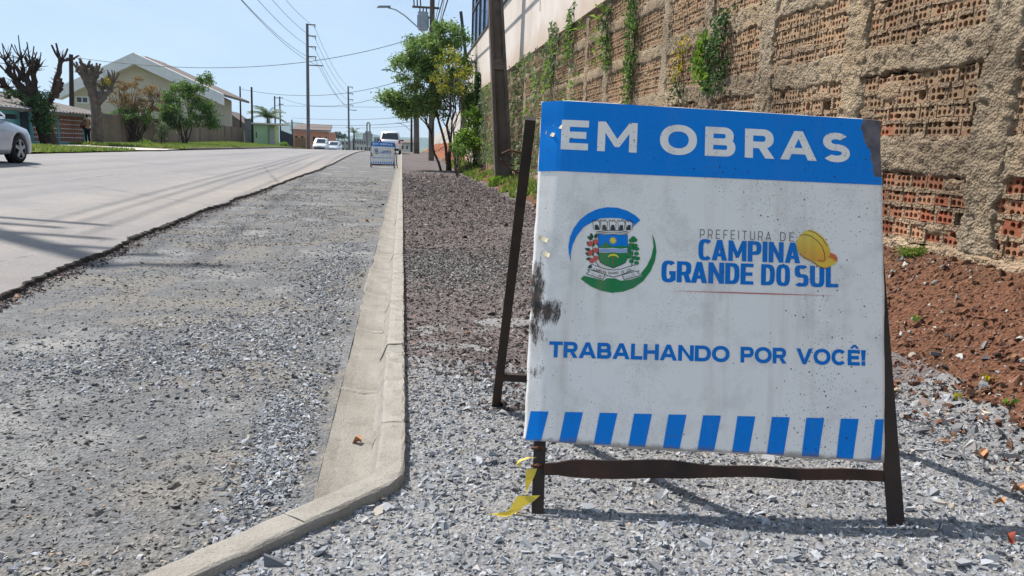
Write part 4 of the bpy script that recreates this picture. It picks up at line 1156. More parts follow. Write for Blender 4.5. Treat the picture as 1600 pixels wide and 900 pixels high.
    for k, ch in enumerate(txt):
        f = k/(len(txt)-1); x = 330+f*318; yb = 634+34*math.sin(math.pi*f)*1.0; a = -math.atan(34*math.pi*math.cos(math.pi*f)/318)
        w = DINW.get(ch, 0)
        if w:
            pr.add(glyph(ch, w, .16, .15, 3.0), 3, 1, False, lambda gx, gy, x=x, yb=yb, a=a: emb(x+(gx-.3)*17*math.cos(a)-gy*22*math.sin(a)*-1*0+0, yb-gy*22-(gx-.3)*17*math.sin(a)))
    pr.build('emblem_ribbon', [P_LETTER, P_DARK], panel)['kind'] = 'stuff'
    # the two dates on the ribbon ends
    for body, x, y, a in (('22.11.1883', 300, 668, -17), ('14.12.1951', 592, 700, 14)):
        cu = bpy.data.curves.new('date', 'FONT'); cu.body = body; cu.size = 1.0; cu.resolution_u = 2
        ob = bpy.data.objects.new('date', cu); COL.objects.link(ob)
        dg = bpy.context.evaluated_depsgraph_get(); me0 = bpy.data.meshes.new_from_object(ob.evaluated_get(dg))
        bpy.data.objects.remove(ob); 
        wd = max(v.co.x for v in me0.vertices)
        for v in me0.vertices:
            gx, gy = v.co.x/wd*100, v.co.y*26
            ca, sa = math.cos(R(a)), math.sin(R(a))
            s, t_ = emb(x+gx*ca-gy*sa, y-gx*sa-gy*ca); v.co = (s, dent(s, t_)-0.0023, t_)
        me0.materials.clear(); me0.materials.append(P_DARK); me0.name = 'date_lettering'
        link('date_lettering', me0, panel)['kind'] = 'stuff'
    # clear tape flaking off the left edge
    if detail:
        TAPE = simple('yellowed_tape', lin(206, 190, 150), lin(220, 216, 204), 30, 0.5)
        for (s, t_) in ((0.004, .60), (0.012, .555), (0.008, .93), (0.030, .955)):
            vs = []
            for k in range(5):
                f = k/4
                for d in (0, 1): vs.append((s+.004+f*.026+d*.004, dent(s, t_)-.003-.010*f*f, t_-.012*f+d*.012))
            MB().add(vs, [(2*k, 2*k+1, 2*k+3, 2*k+2) for k in range(4)]).build('tape_flake', TAPE, panel)
    return root
SIGN_O = Vector((0.9147, 1.9337, 0.0))
near_sign = build_sign('roadworks_sign', 'large dented roadworks sign in the foreground with a tar smear on its left edge', SIGN_O, R(-7.76))
far_sign = copy_tree(near_sign)
far_sign['label'] = 'small distant roadworks sign standing on the gravel lane ahead of the parked white car'
fy = 34.2
far_sign.location = (-0.80, fy, float(Z(-0.8, fy))-0.02); far_sign.rotation_euler = (0, 0, R(-3)); far_sign.scale = (0.94, 0.94, 0.95)

# yellow plastic tape knotted on the near front leg
ty_mat = leafmat('yellow_tape', [lin(214, 186, 60), lin(226, 204, 84)], 0.3, 0.4)
def ribbon(mb, pts, w, twist=0.6):
    vs = []
    for k, p_ in enumerate(pts):
        a = twist*k; s = Vector((math.cos(a), math.sin(a)*0.6, math.sin(a)*0.7)).normalized()*w*(0.5+0.5*math.sin(1+k))
        vs += [Vector(p_)-s, Vector(p_)+s]
    mb.add(vs, [(2*k, 2*k+1, 2*k+3, 2*k+2) for k in range(len(pts)-1)])
def SV(u, v, back=0.0):
    TH = R(18); q = Vector((u, v*math.sin(TH)+back*math.cos(TH), v*math.cos(TH)-back*math.sin(TH)))
    return near_sign.matrix_basis @ q
mb = MB()
near_sign.rotation_mode = 'XYZ'
bpy.context.view_layer.update()
ribbon(mb, [SV(-.545, .165, .0), SV(-.57, .160, .01), SV(-.59, .150, .01), SV(-.575, .135, .01)], .012)
ribbon(mb, [SV(-.555, .06, -.01), SV(-.575, .035, -.02), SV(-.60, .016, -.03), SV(-.64, .012, -.04), SV(-.665, .010, -.04)], .036, .25)
ribbon(mb, [SV(-.548, .135, -.005), SV(-.552, .11, -.01), SV(-.558, .08, -.012), SV(-.568, .05, -.01), SV(-.585, .022, -.01), SV(-.61, .008, -.02), SV(-.635, .004, -.03)], .017, .5)
ribbon(mb, [SV(-.568, .05, -.01), SV(-.575, .03, .0), SV(-.585, .010, .0), SV(-.60, .004, .01)], .012, .4)
tag(mb.build('plastic_tape', ty_mat), 'torn yellow plastic tape hanging from the near leg of the large sign', 'tape')

# ------------------------------------------------------------------ foliage helpers
def leaf_mesh(name, C, N, size, mat, asp=0.5, droop=0.0, fold=0.25):
    """one diamond-shaped folded leaf per centre C with axis direction N"""
    n = len(C)
    N = N/np.maximum(np.linalg.norm(N, axis=1, keepdims=True), 1e-6)
    up = rng.normal(0, 1, (n, 3)); S = np.cross(N, up); S /= np.maximum(np.linalg.norm(S, axis=1, keepdims=True), 1e-6)
    B = np.cross(S, N)
    L = (size*rng.uniform(0.7, 1.3, n))[:, None]
    base = C-N*L*0.5; tip = C+N*L*0.5+np.array([0, 0, -1.0])*L*droop
    mid = C+B*L*0.04
    l = mid-S*L*asp*0.5+B*L*fold*asp*0.5; r = mid+S*L*asp*0.5+B*L*fold*asp*0.5
    V = np.stack([base, l, tip, r], 1).reshape(-1, 3)
    k = np.arange(n)[:, None]*4
    F = np.concatenate([k+np.array([0, 2, 1]), k+np.array([0, 3, 2])])
    return np_mesh(name, V, F, mat)
def blobs(specs, n, shell=0.55):
    """points spread through ellipsoid clumps: (x,y,z,rx,ry,rz,weight)"""
    sp = np.array(specs, float); w = sp[:, 6]/sp[:, 6].sum()
    idx = rng.choice(len(sp), n, p=w)
    d = rng.normal(0, 1, (n, 3)); d /= np.linalg.norm(d, axis=1, keepdims=True)
    r = (shell+(1-shell)*rng.random(n)**0.7)*np.where(rng.random(n) < 0.25, rng.random(n), 1)
    return sp[idx, :3]+d*r[:, None]*sp[idx, 3:6], d
def clump_specs(c, rad, k, sub, seed):
    r = random.Random(seed); out = []
    for _ in range(k):
        a, z = r.uniform(0, 2*math.pi), r.uniform(-0.85, 1.0); q = math.sqrt(max(0, 1-z*z)); rr = r.uniform(0.45, 0.95)
        s = sub*r.uniform(0.65, 1.35)
        out.append((c[0]+rad[0]*q*math.cos(a)*rr, c[1]+rad[1]*q*math.sin(a)*rr, c[2]+rad[2]*z*rr, s*r.uniform(.8, 1.3), s*r.uniform(.8, 1.3), s*r.uniform(.5, .85), s*s))
    return out
def crown(name, specs, n, size, mat, parent, asp=0.5, droop=0.1):
    C, D = blobs(specs, n, 0.25); C += rng.normal(0, 1, C.shape)*size*0.5
    N = D*0.6+rng.normal(0, 0.7, D.shape)+np.array([0, 0, -0.15])
    o = link(name, leaf_mesh(name, C, N, np.full(n, size), mat, asp, droop), None)
    if parent is not None:
        o.parent = parent; o.matrix_parent_inverse = Matrix.Translation(-Vector(parent.location))
    return o
def child(o, parent):
    o.parent = parent; o.matrix_parent_inverse = Matrix.Translation(-Vector(parent.location)); return o
def limb(a, b, n=6, wob=0.1, seed=0):
    r = random.Random(seed); a, b = Vector(a), Vector(b); L = (b-a).length; out = []
    for k in range(n+1):
        f = k/n; e = math.sin(math.pi*f)
        out.append(a.lerp(b, f)+Vector((r.uniform(-1, 1), r.uniform(-1, 1), r.uniform(-.5, .5)))*wob*L*e)
    return out
def taper(r0, r1, n): return [r0+(r1-r0)*k/n for k in range(n+1)]

G1 = leafmat('leaf_green', [lin(48, 76, 38), lin(74, 106, 48), lin(104, 134, 60), lin(132, 158, 78)], 0.45)
G2 = leafmat('leaf_dark_green', [lin(36, 60, 38), lin(56, 86, 48), lin(82, 112, 62), lin(108, 134, 82)], 0.4)
G_TREE = leafmat('leaf_street_tree', [lin(72, 100, 54), lin(100, 130, 66), lin(130, 156, 82), lin(160, 178, 108)], 0.5)
G_YEL = leafmat('leaf_yellow', [lin(110, 124, 40), lin(150, 150, 44), lin(190, 172, 48), lin(206, 182, 58)], 0.45)
G_GREY = leafmat('leaf_grey_green', [lin(84, 100, 70), lin(112, 126, 92), lin(136, 148, 112), lin(96, 120, 72)], 0.35)
G_LIME = leafmat('leaf_light_green', [lin(84, 118, 40), lin(112, 146, 52), lin(140, 168, 68)], 0.45)
G_PINK = leafmat('leaf_pinkish', [lin(120, 94, 70), lin(150, 118, 88), lin(128, 122, 70), lin(168, 134, 108)], 0.4)
G_GRASS = leafmat('grass_blade', [lin(84, 112, 44), lin(112, 140, 56), lin(140, 156, 76), lin(156, 150, 96)], 0.4)
G_PALM = leafmat('palm_leaf', [lin(58, 80, 48), lin(88, 110, 66), lin(112, 130, 84)], 0.3)
G_FAR = leafmat('far_foliage', [lin(44, 60, 44), lin(60, 78, 54), lin(76, 92, 66)], 0.3)
BARK = simple('bark', lin(92, 80, 68), lin(64, 56, 48), 8, 0.95, 0.8, 30, dist=0.03)
BARK_GREY = simple('grey_bark', lin(116, 106, 96), lin(84, 76, 70), 5, 0.95, 0.8, 22, dist=0.03)
BARK_DARK = simple('dark_bark', lin(74, 60, 54), lin(50, 42, 38), 6, 0.95, 0.8, 22, dist=0.03)

# ------------------------------------------------------------------ plants on and below the wall
def tuft(name, label, base, n, L, spread, mat, w=0.012, lean=(0, 0), cat='plant', group=None, up=1.0):
    """arching blades growing out of one point"""
    root_mb = MB(); vs, fs = [], []
    for k in range(n):
        a = random.uniform(0, 2*math.pi); s = spread*random.uniform(.2, 1); l = L*random.uniform(.55, 1.1)
        d = Vector((math.cos(a)*s+lean[0], math.sin(a)*s+lean[1], up*random.uniform(.7, 1.1)))
        d.normalize(); side = d.cross(Vector((math.sin(a), -math.cos(a), .3))).normalized()
        p0 = Vector((random.uniform(-.5, .5)*spread*L*.5, random.uniform(-.5, .5)*spread*L*.5, 0)); ww = w*random.uniform(.6, 1.2)
        p1 = p0+d*l*.55; p2 = p0+d*l*.9+Vector((d.x*.25*l, d.y*.25*l, -.28*l))
        b = len(vs); vs += [p0-side*ww*.4, p0+side*ww*.4, p1+side*ww*.5, p1-side*ww*.5, p2]
        fs += [(b, b+1, b+2, b+3), (b+3, b+2, b+4)]
    o = MB().add(vs, fs).build(name, mat); o.location = base
    return tag(o, label, cat, group)
def wall_plant(name, label, y, z, h, wdt, n, mat, size=0.04, group=None, out=0.10):
    """a hanging clump rooted in the wall face"""
    specs = []
    for k in range(7):
        f = k/6
        specs.append((WALL_X-0.05-out*0.6*random.random(), y+random.uniform(-.5, .5)*wdt, z+h*(0.5-f), out*.7, wdt*.45, h*.16, 1))
    C, D = blobs(specs, n, 0.3)
    C[:, 0] = np.minimum(C[:, 0], WALL_X-0.03); C += rng.normal(0, 1, C.shape)*np.array([.02, wdt*.18, h*.06])
    N = np.stack([-0.6+rng.normal(0, .5, n), rng.normal(0, .7, n), -0.3+rng.normal(0, .7, n)], -1)
    o = empty(name, (WALL_X-0.03, y, z-h/2)); tag(o, label, 'plant', group)
    child(link('foliage', leaf_mesh('foliage', C, N, np.full(n, size), mat, 0.5, 0.25)), o)
    mb = MB()
    for k in range(4): mb.tube([(WALL_X-0.01, y+random.uniform(-.3, .3)*wdt, z-h*.4), (WALL_X-0.05, y+random.uniform(-.3, .3)*wdt, z), (WALL_X-0.04, y+random.uniform(-.3, .3)*wdt, z+h*.45)], .005, 4)
    child(mb.build('stem', BARK), o)
    return o
def wy(px, py):       # a point on the wall face under a photo pixel
    d = _fw+_r2*(px-800)/FPX-_u2*(py-450)/FPX; q = CAM+d*((WALL_X-0.02)/d[0]); return q[1], q[2]
for (px, py, h, w_, n, mt, sz, lab) in (
    (1128, 82, .62, .30, 420, G2, .05, 'dark green fern clump hanging from the wall above the middle of the large sign'),
    (1108, 96, .40, .16, 160, G_LIME, .075, 'bright strap-leaved plant rooted beside the dark fern on the wall'),
    (992, 70, .62, .22, 300, G1, .05, 'leafy green plant climbing a wall column near the top of the frame'),
    (990, 8, .5, .3, 260, G1, .05, 'green tuft growing at the head of the wall, cut by the frame top'),
    (986, 130, .62, .22, 260, G1, .05, 'upright green weed strip just above the top edge of the large sign'),
    (951, 40, .5, .25, 190, G2, .05, 'small dark green tuft under the plaster band'),
    (950, 86, .4, .25, 150, G1, .05, 'small green tuft midway up the brickwork left of the leafy column plant'),
    (1064, 95, .35, .25, 110, G_YEL, .04, 'yellowish straggling weed on the bare bricks'),
    (1063, 140, .3, .18, 90, G2, .04, 'tiny dark weed sprouting just over the blue sign edge'),
    (896, 50, .8, .35, 280, G1, .07, 'bushy green plant hanging below the plaster ledge left of the dark tuft'),
    (866, 85, .9, .6, 420, G_GREY, .08, 'grey-green leafy clump under the plaster ledge')):
    yy, zz = wy(px, py)
    wall_plant('wall_plant', lab, yy, zz, h, w_*1.25, int(n*1.05), mt, sz, 'plants rooted in the wall')
# the far bays are overgrown as one mass
n = 7000
yy = 12.5+(31-12.5)*rng.random(n)**1.0; zz = 0.5+2.75*rng.random(n)
den = sstep(11.5, 19, yy)*(0.08+0.95*sstep(0.46, 0.60, fbm(yy, zz, 1.5, 61, 3)))*(1-0.35*sstep(1.5, 0.4, zz)*0)
k = rng.random(n) < den; yy, zz = yy[k], zz[k]; n = len(yy)
C = np.stack([WALL_X-0.06-0.16*rng.random(n)*fbm(yy, zz, 1.1, 61, 3)*2, yy, zz], -1)
N = np.stack([-0.5+rng.normal(0, .5, n), rng.normal(0, .7, n), -0.5+rng.normal(0, .6, n)], -1)
tag(link('wall_creeper', leaf_mesh('wall_creeper', C, N, np.full(n, 0.10), G_GREY, 0.45, 0.3)), 'grey-green creeper covering the far bays of the brick wall', 'creeper', kind='stuff')
n = 2600
yy = 11+(30-11)*rng.random(n); zz = 0.5+2.7*rng.random(n); k = fbm(yy, zz, 1.6, 77, 3) > 0.56; yy, zz = yy[k], zz[k]; n = len(yy)
C = np.stack([WALL_X-0.08-0.16*rng.random(n), yy, zz], -1)
tag(link('wall_weeds', leaf_mesh('wall_weeds', C, rng.normal(0, .7, (n, 3))+np.array([-.5, 0, .3]), np.full(n, 0.12), G_LIME, 0.4, 0.3)), 'bright green weeds mixed into the creeper on the far wall', 'weeds', kind='stuff')
def gz(x, y): return float(Z(x, y))
yy, zz = wy(1444, 392)
tuft('grass_tuft', 'green grass tuft growing at the foot of the brick wall', (WALL_X-0.07, yy, zz-0.06), 130, 0.16, 0.9, G_GRASS, .010, (-.25, 0), 'grass')
tuft('grass_tuft', 'weeds sprouting round the foot of the near concrete pole', (2.52, 20.35, gz(2.52, 20.35)), 160, 0.42, 1.0, G_LIME, .035, (0, 0), 'weeds')
for (px, py, Y_, lab) in ((1497, 622, 2.75, 'yellow-green sprout on the earth edge nearest the large sign'), (1546, 592, 2.75, 'upright yellow sprout in the middle of the brown earth'), (1579, 630, 2.58, 'bright green seedling near the right border of the earth'), (1430, 500, 3.35, 'tiny pale seedling on the earth just right of the sign panel')):
    # walk the ray down to the ground
    d = _fw+_r2*(px-800)/FPX-_u2*(py-450)/FPX; tt = 0.5
    for _ in range(4000):
        q = CAM+d*tt
        if q[2] <= gz(q[0], q[1])+0.012: break
        tt += 0.004
    tuft('seedling', lab, (q[0], q[1], q[2]-0.005), 5, 0.055, 1.2, G_YEL if 'yellow' in lab else G_LIME, .018, (0, 0), 'seedling', 'seedlings on the earth bank')
# dry leaves
dl = simple('dry_leaf', lin(184, 136, 98), lin(150, 104, 72), 40, 0.8)
for (px, py, sz, lab) in ((556, 693, .045, 'curled orange dry leaf lying in the gutter'), (1530, 713, .055, 'flat tan leaf on the crushed stone below the earth'), (1588, 769, .045, 'orange leaf cut by the right edge of the frame'), (1560, 787, .035, 'brown crumpled leaf beside the long sign shadow'), (1578, 845, .035, 'dark red leaf in the lower right corner'), (574, 347, .07, 'small dry leaf on the gravel lane near the gutter')):
    d = _fw+_r2*(px-800)/FPX-_u2*(py-450)/FPX; tt = 0.5
    for _ in range(9000):
        q = CAM+d*tt
        zz = gz(q[0], q[1])+(0.010 if q[0] > 0 else -0.046 if q[0] > -.27 else -.02)
        if q[2] <= zz: break
        tt += 0.004
    vs = []; a0 = random.uniform(0, 6)
    for k in range(9):
        f = k/8; w_ = sz*.36*math.sin(math.pi*min(1, f*1.02)**.8)*(1+.25*math.sin(9*f))
        for s_ in (-1, 0, 1): vs.append((sz*(f-.5), s_*w_, .012*abs(s_)*(1+math.sin(5*f))*sz/.05+.006*math.sin(6*f)))
    fs = [(3*k+j, 3*k+j+1, 3*k+j+4, 3*k+j+3) for k in range(8) for j in range(2)]
    o = MB().add(vs, fs).build('dry_leaf', dl if 'red' not in lab else simple('red_leaf', lin(140, 66, 48), lin(110, 52, 40), 40, 0.8), smooth=True)
    o.location = (q[0], q[1], zz+.002); o.rotation_euler = (random.uniform(-.2, .2), random.uniform(-.2, .2), a0); tag(o, lab, 'leaf', 'fallen leaves')

# grass: verges across the road and the patch under the trees
def grass(name, pts, h, label):
    n = len(pts); a = rng.uniform(0, 6.28, n); hh = h*rng.uniform(.5, 1.2, n)
    dx = np.stack([np.cos(a), np.sin(a), np.zeros(n)], -1)*(h*0.22); lean = rng.normal(0, .35, (n, 3))*hh[:, None]; lean[:, 2] = hh
    V = np.stack([pts-dx, pts+dx, pts+lean], 1).reshape(-1, 3); F = np.arange(n*3).reshape(-1, 3)
    return tag(link(name, np_mesh(name, V, F, G_GRASS)), label, 'grass', kind='stuff')
x, y = scatter(26000, -17.3, KERB_L-0.2, 43.8, 98, 1.3); grass('verge_grass', np.stack([x, y, Z(x, y)+0.1], -1), 0.16, 'green grass on the verge along the far kerb')
x, y = scatter(14000, -17.3, KERB_L-0.15, 14, 36.6); k = fbm(x, y, .8, 3) > .38; x, y = x[k], y[k]; grass('roadside_grass', np.stack([x, y, Z(x, y)+0.05], -1), 0.15, 'dry-tipped grass beside the silver car')
x, y = scatter(9000, 2.3, 3.0, 13, 40); k = fbm(x, y, 1.1, 5) > .47; x, y = x[k], y[k]; grass('bank_grass', np.stack([x, y, Z(x, y)], -1), 0.16, 'short grass on the strip below the far wall')
# clay bank beside the milled pavement, further up
bank = sheet('clay_bank', lambda y: 2.2+0.25*float(vnoise(y, 2, .7, 4)), 6.5, np.arange(36, 92, 0.5), 24, M['red_bank'], 0.02, 0.16, 0.9, 33)

# ------------------------------------------------------------------ glazed screen on top of the wall
def glassmat():
    t = NT('tinted_glazing'); t.base(lin(92, 110, 136)); t.rough(0.12, 0.6)
    tr = t.n.new('ShaderNodeBsdfTransparent'); tr.inputs[0].default_value = (0.62, 0.72, 0.86, 1)
    ms = t.n.new('ShaderNodeMixShader'); ms.inputs[0].default_value = 0.55
    t.l(t.bsdf.outputs[0], ms.inputs[1]); t.l(tr.outputs[0], ms.inputs[2]); t.l(ms.outputs[0], t.out.inputs['Surface']); return t.mat
GLZ = glassmat(); FRM = simple('dark_frame_metal', lin(52, 54, 62), None, rough=0.5, spec=0.4)
scr = tag(empty('glazed_screen', (WALL_X+0.1, 20.0, 5.33)), 'tall dark-framed glazed screen standing on top of the plastered wall', 'screen')
ysc = list(np.linspace(21.0, 36.6, 10)); zsc = [5.33, 7.1, 8.9, 10.2]
for k, yy in enumerate(ysc): child(MB().box((WALL_X+0.06, yy-.05, 5.331), (WALL_X+0.16, yy+.05, 10.2)).build('post', FRM), scr)
for zz in (5.42, 7.1, 8.9, 10.15):
    for a, b in zip(ysc, ysc[1:]): child(MB().box((WALL_X+0.07, a+.051, zz-.05), (WALL_X+0.15, b-.051, zz+.05)).build('rail', FRM), scr)
for a, b in zip(ysc, ysc[1:]):
    for z0, z1 in ((5.47, 7.05), (7.15, 8.85), (8.95, 10.1)):
        child(MB().box((WALL_X+0.105, a+.052, z0+.001), (WALL_X+0.115, b-.052, z1-.001)).build('pane', GLZ), scr)

# ------------------------------------------------------------------ near concrete pole (double-T section)
b0, t0 = at(787, 290, 20.6), at(774, 0, 20.6)
d = (t0-b0)/(t0.z-b0.z)
bz = gz(b0.x, b0.y)-0.15
P0 = b0+d*(bz-b0.z); P1 = P0+d*9.2
pole = tag(empty('concrete_pole', P0), 'weathered double-T concrete pole leaning by the pavement right behind the large sign', 'pole')
def pole_pt(f, u, v):
    w = 0.235-(0.10*f)      # half width across the road
    h = 0.17-(0.06*f)
    return P0.lerp(P1, f)+Vector((u*w, v*h, 0))
def pole_prism(u0, u1, v0, v1, f0, f1, n=6):
    vs, fs = [], []
    for k in range(n+1):
        f = f0+(f1-f0)*k/n
        vs += [pole_pt(f, u0, v0), pole_pt(f, u1, v0), pole_pt(f, u1, v1), pole_pt(f, u0, v1)]
    for k in range(n):
        for j in range(4): fs.append((k*4+j, k*4+(j+1) % 4, (k+1)*4+(j+1) % 4, (k+1)*4+j))
    fs += [(3, 2, 1, 0), tuple(n*4+j for j in range(4))]
    return vs, fs
for u0, u1 in ((-1, -.62), (.62, 1)):
    child(MB().add(*pole_prism(u0, u1, -1, 1, 0, 1)).build('flange', M['pole_concrete']), pole)
child(MB().add(*pole_prism(-.619, .619, -.38, .38, 0, 1)).build('web', M['pole_concrete']), pole)
for f in (0.075, 0.33, 0.345, 0.52, 0.7, 0.86): child(MB().add(*pole_prism(-.618, .618, -.86, .86, f, f+.014, 1)).build('rib', M['pole_concrete']), pole)
child(MB().add(*pole_prism(-.618, .618, -.80, .80, 0.0, 0.074, 2)).build('foot_block', M['pole_concrete']), pole)

# ------------------------------------------------------------------ trees by the wall
def gbase(px, Y): 
    q = at(px, 240, Y); return Vector((q.x, Y, gz(q.x, Y)-0.05))
tb = gbase(703, 33.0)
tree = tag(empty('street_tree', tb), 'tall leafy tree with slender trunks and a spreading crown by the wall', 'tree')
mb = MB()
top = at(690, 150, 33.0)
tops = []
for k, (bx, tx, ty_, Yb) in enumerate(((703, 672, 110, 33.0), (704, 700, 70, 33.2), (699, 715, 110, 33.1), (690, 655, 150, 32.6))):
    a = gbase(bx, Yb); b = at(tx, ty_, Yb); pts = limb(a, b, 8, .025, k); mb.tube(pts, taper(.075 if k < 2 else .055, .02, 8), 7); tops.append(b)
    for j in range(6):
        s = pts[4+j % 4]; e = at(random.uniform(612, 735), random.uniform(55, 170), Yb+random.uniform(-1.6, 1.6)); mb.tube(limb(s, e, 5, .06, k*9+j), taper(.03, .008, 5), 5)
child(mb.build('trunk', BARK, smooth=True), tree)
specs = []
for (cx, cy, rx, ry, w) in ((690, 110, 50, 56, 9), (650, 118, 38, 42, 7), (640, 165, 32, 22, 4), (660, 80, 34, 30, 5), (700, 58, 30, 28, 4), (718, 125, 28, 48, 5), (612, 152, 14, 9, 1), (660, 165, 46, 24, 5), (738, 160, 14, 20, 2)):
    c = at(cx, cy, 33.0); sx, sz = rx*33/FPX, ry*33/FPX
    specs += clump_specs((c.x, c.y, c.z), (sx, max(sx, 1.0)*.9, sz), 16+int(w*4), .28, int(cx+cy))
crown('crown', specs, 26000, .13, G_TREE, tree, .42, .15)
tb2 = gbase(722, 30.5)
tr2 = tag(empty('street_tree', tb2), 'smaller yellow-leaved tree in front of the tall leafy tree', 'tree')
mb = MB()
for k, (bx, tx, ty_) in enumerate(((738, 722, 95), (738, 704, 110), (738, 735, 110), (735, 718, 120), (736, 690, 130))):
    a = gbase(712+k*1.2, 30.5); b = at(tx-8, ty_, 30.4+.3*k); pts = limb(a, b, 7, .03, 50+k); mb.tube(pts, taper(.032, .010, 7), 5)
    for j in range(4): mb.tube(limb(pts[4+j % 3], at(random.uniform(675, 735), random.uniform(85, 125), 30.5+random.uniform(-.8, .8)), 4, .08, 70+k*5+j), taper(.012, .004, 4), 4)
child(mb.build('trunk', BARK_GREY, smooth=True), tr2)
specs = []
for (cx, cy, rx, ry, w) in ((706, 108, 36, 22, 6), (686, 120, 18, 10, 2), (728, 118, 16, 16, 2), (700, 88, 22, 12, 2), (718, 140, 14, 10, 1), (690, 138, 14, 8, 1)):
    c = at(cx, cy, 30.5); sx, sz = rx*30.5/FPX, ry*30.5/FPX
    specs += clump_specs((c.x, c.y, c.z), (sx, .8, sz), 10+w*4, .13, int(cx*cy))
crown('crown', specs, 1200, .11, leafmat('leaf_turning', [lin(76, 104, 50), lin(104, 126, 50), lin(150, 150, 52), lin(196, 174, 60)], 0.45), tr2, .5, .2)
# shrubs at the foot of the wall
for (px, py, Y_, rx, ry, n, mt, sz, lab) in ((732, 222, 29.0, 22, 22, 1500, G_LIME, .13, 'bushy light green shrub at the foot of the wall below the trees'), (738, 190, 30.0, 12, 26, 700, G_LIME, .13, 'tall thin light green shrub against the pale wall end'), (716, 236, 27, 8, 7, 260, G1, .10, 'low green weed clump beside the slender trunks')):
    c = at(px, py, Y_); sx, sz_ = rx*Y_/FPX, ry*Y_/FPX; gzz = gz(c.x, Y_)
    rt = tag(empty('shrub', (c.x, Y_, gzz)), lab, 'shrub')
    crown('foliage', clump_specs((min(c.x, 2.75), Y_, max(c.z, gzz+.3)), (min(sx, .45), .6, sz_), 12, .24, px), n, sz, mt, rt)
    mb = MB()
    for k in range(5): mb.tube(limb((c.x, Y_, gzz-.05), (min(c.x, 2.75)+random.uniform(-.3, .2), Y_+random.uniform(-.4, .4), max(c.z, gzz+.3)+random.uniform(-.2, .4)), 4, .08, k), taper(.02, .006, 4), 4)
    child(mb.build('stem', BARK), rt)
# ivy column where the brickwork ends
n = 1500; C = np.stack([WALL_X-.08-.18*rng.random(n), 30.6+.5*(rng.random(n)-.5), .3+3.6*rng.random(n)], -1)
rt = tag(empty('ivy', (WALL_X-.05, 30.6, .3)), 'dark ivy strip climbing the wall where the brickwork ends', 'ivy'); child(link('foliage', leaf_mesh('foliage', C, rng.normal(0, .6, (n, 3))+np.array([-.5, 0, -.3]), np.full(n, .12), G2, .6, .2)), rt)

# far white retaining walls on the bank
wp = simple('pale_wall_paint', lin(206, 202, 194), lin(186, 180, 170), .8, .9)
w2 = tag(empty('boundary_wall', (3.9, 44, 0)), 'pale boundary wall on the clay bank beyond the trees', 'wall')
mb = MB()
mb.add([(3.6, 45, 0), (3.6, 90, 0), (3.6, 90, 2.0), (3.6, 45, 3.6), (4.0, 45, 0), (4.0, 90, 0), (4.0, 90, 2.0), (4.0, 45, 3.6)], [(0,3,2,1),(4,5,6,7),(0,4,7,3),(3,7,6,2),(1,2,6,5)])
child(mb.build('panel', wp), w2)
child(MB().box((3.3, 44.2, 0), (4.1, 44.98, 4.4)).build('pier', M['old_concrete']), w2)

# ------------------------------------------------------------------ power poles, lamps and cables
def onx(px, py, X):
    d = _fw+_r2*(px-800)/FPX-_u2*(py-450)/FPX; return Vector(CAM+d*(X/d[0]))
def pole_obj(name, label, base, top, r0, r1, mat, n=8, group='power poles'):
    rt = tag(empty(name, base), label, 'pole', group)
    child(MB().tube([base, top], [r0, r1], n).build('shaft', mat, smooth=False), rt)
    return rt
CABLE = simple('black_cable', lin(44, 46, 50), None, rough=0.6)
def cable(label, a, b, sag, r=0.016, n=28, name='cable', group='overhead cables'):
    a, b = Vector(a), Vector(b); pts = []
    for k in range(n+1):
        f = k/n; pts.append(a.lerp(b, f)-Vector((0, 0, sag*4*f*(1-f))))
    return tag(MB().tube(pts, r, 5).build(name, CABLE, smooth=True), label, 'cable', group)
# tall line of slim poles along the far kerb
tall = []
for (px, pb, pt, Y_, lab) in ((482, 235, 37, 103.0, 'tall slim concrete pole with short side arms, nearer of the two on the far kerb'), (546, 236, 135, 176.0, 'slim concrete pole with short side arms, farther of the two beyond the crest')):
    b = at(px, pb, Y_); tp = at(px-2, pt, Y_)
    b = Vector((b.x, Y_, gz(b.x, Y_)-0.3))
    rt = pole_obj('power_pole', lab, b, tp, .24 if Y_ < 120 else .26, .17, M['far_pole'])
    H_ = tp.z
    for dz, ln in ((-.1, .9), (-1.45, .95), (-2.75, .95), (-3.95, .95), (-5.0, 1.75)):
        z_ = tp.z+dz; x0 = tp.x+.12
        child(MB().bar((x0, Y_, z_), (x0+ln, Y_, z_), .10, .13).build('arm', M['far_pole']), rt)
        if dz > -4.5: child(MB().tube([(x0+ln-.08, Y_, z_-.05), (x0+ln-.08, Y_, z_-.4)], .05, 6).build('insulator', M['far_pole']), rt)
    tall.append((rt, tp))
nb = Vector((-12.2, 15.0, gz(-12.2, 15.0)-0.3)); ntp = Vector((-12.1, 15.0, 18.6))
rt = pole_obj('power_pole', 'tall slim concrete pole just outside the left border whose shadow falls on the asphalt', nb, ntp, .26, .17, M['far_pole'])
for dz, ln in ((-.1, .9), (-1.45, .95), (-2.75, .95), (-3.95, .95), (-5.0, 1.75)):
    child(MB().bar((ntp.x+.12, 15, ntp.z+dz), (ntp.x+.12+ln, 15, ntp.z+dz), .10, .13).build('arm', M['far_pole']), rt)
offs = [(-.3, .85, 'topmost'), (-1.75, .95, 'second'), (-3.05, .95, 'third'), (-4.3, .95, 'fourth'), (-5.05, 1.6, 'lowest')]
for dz, ln, w_ in offs:
    p0, p1, p2 = ntp+Vector((ln, 0, dz)), tall[0][1]+Vector((ln, 0, dz)), tall[1][1]+Vector((ln, 0, dz))
    cable(f'{w_} of five sagging wires reaching the nearer tall pole from the upper left', p1, p0, 2.3, .020, 40)
    cable(f'{w_} of five thin wires running between the two tall far poles', p1, p2, 1.6, .022, 20)

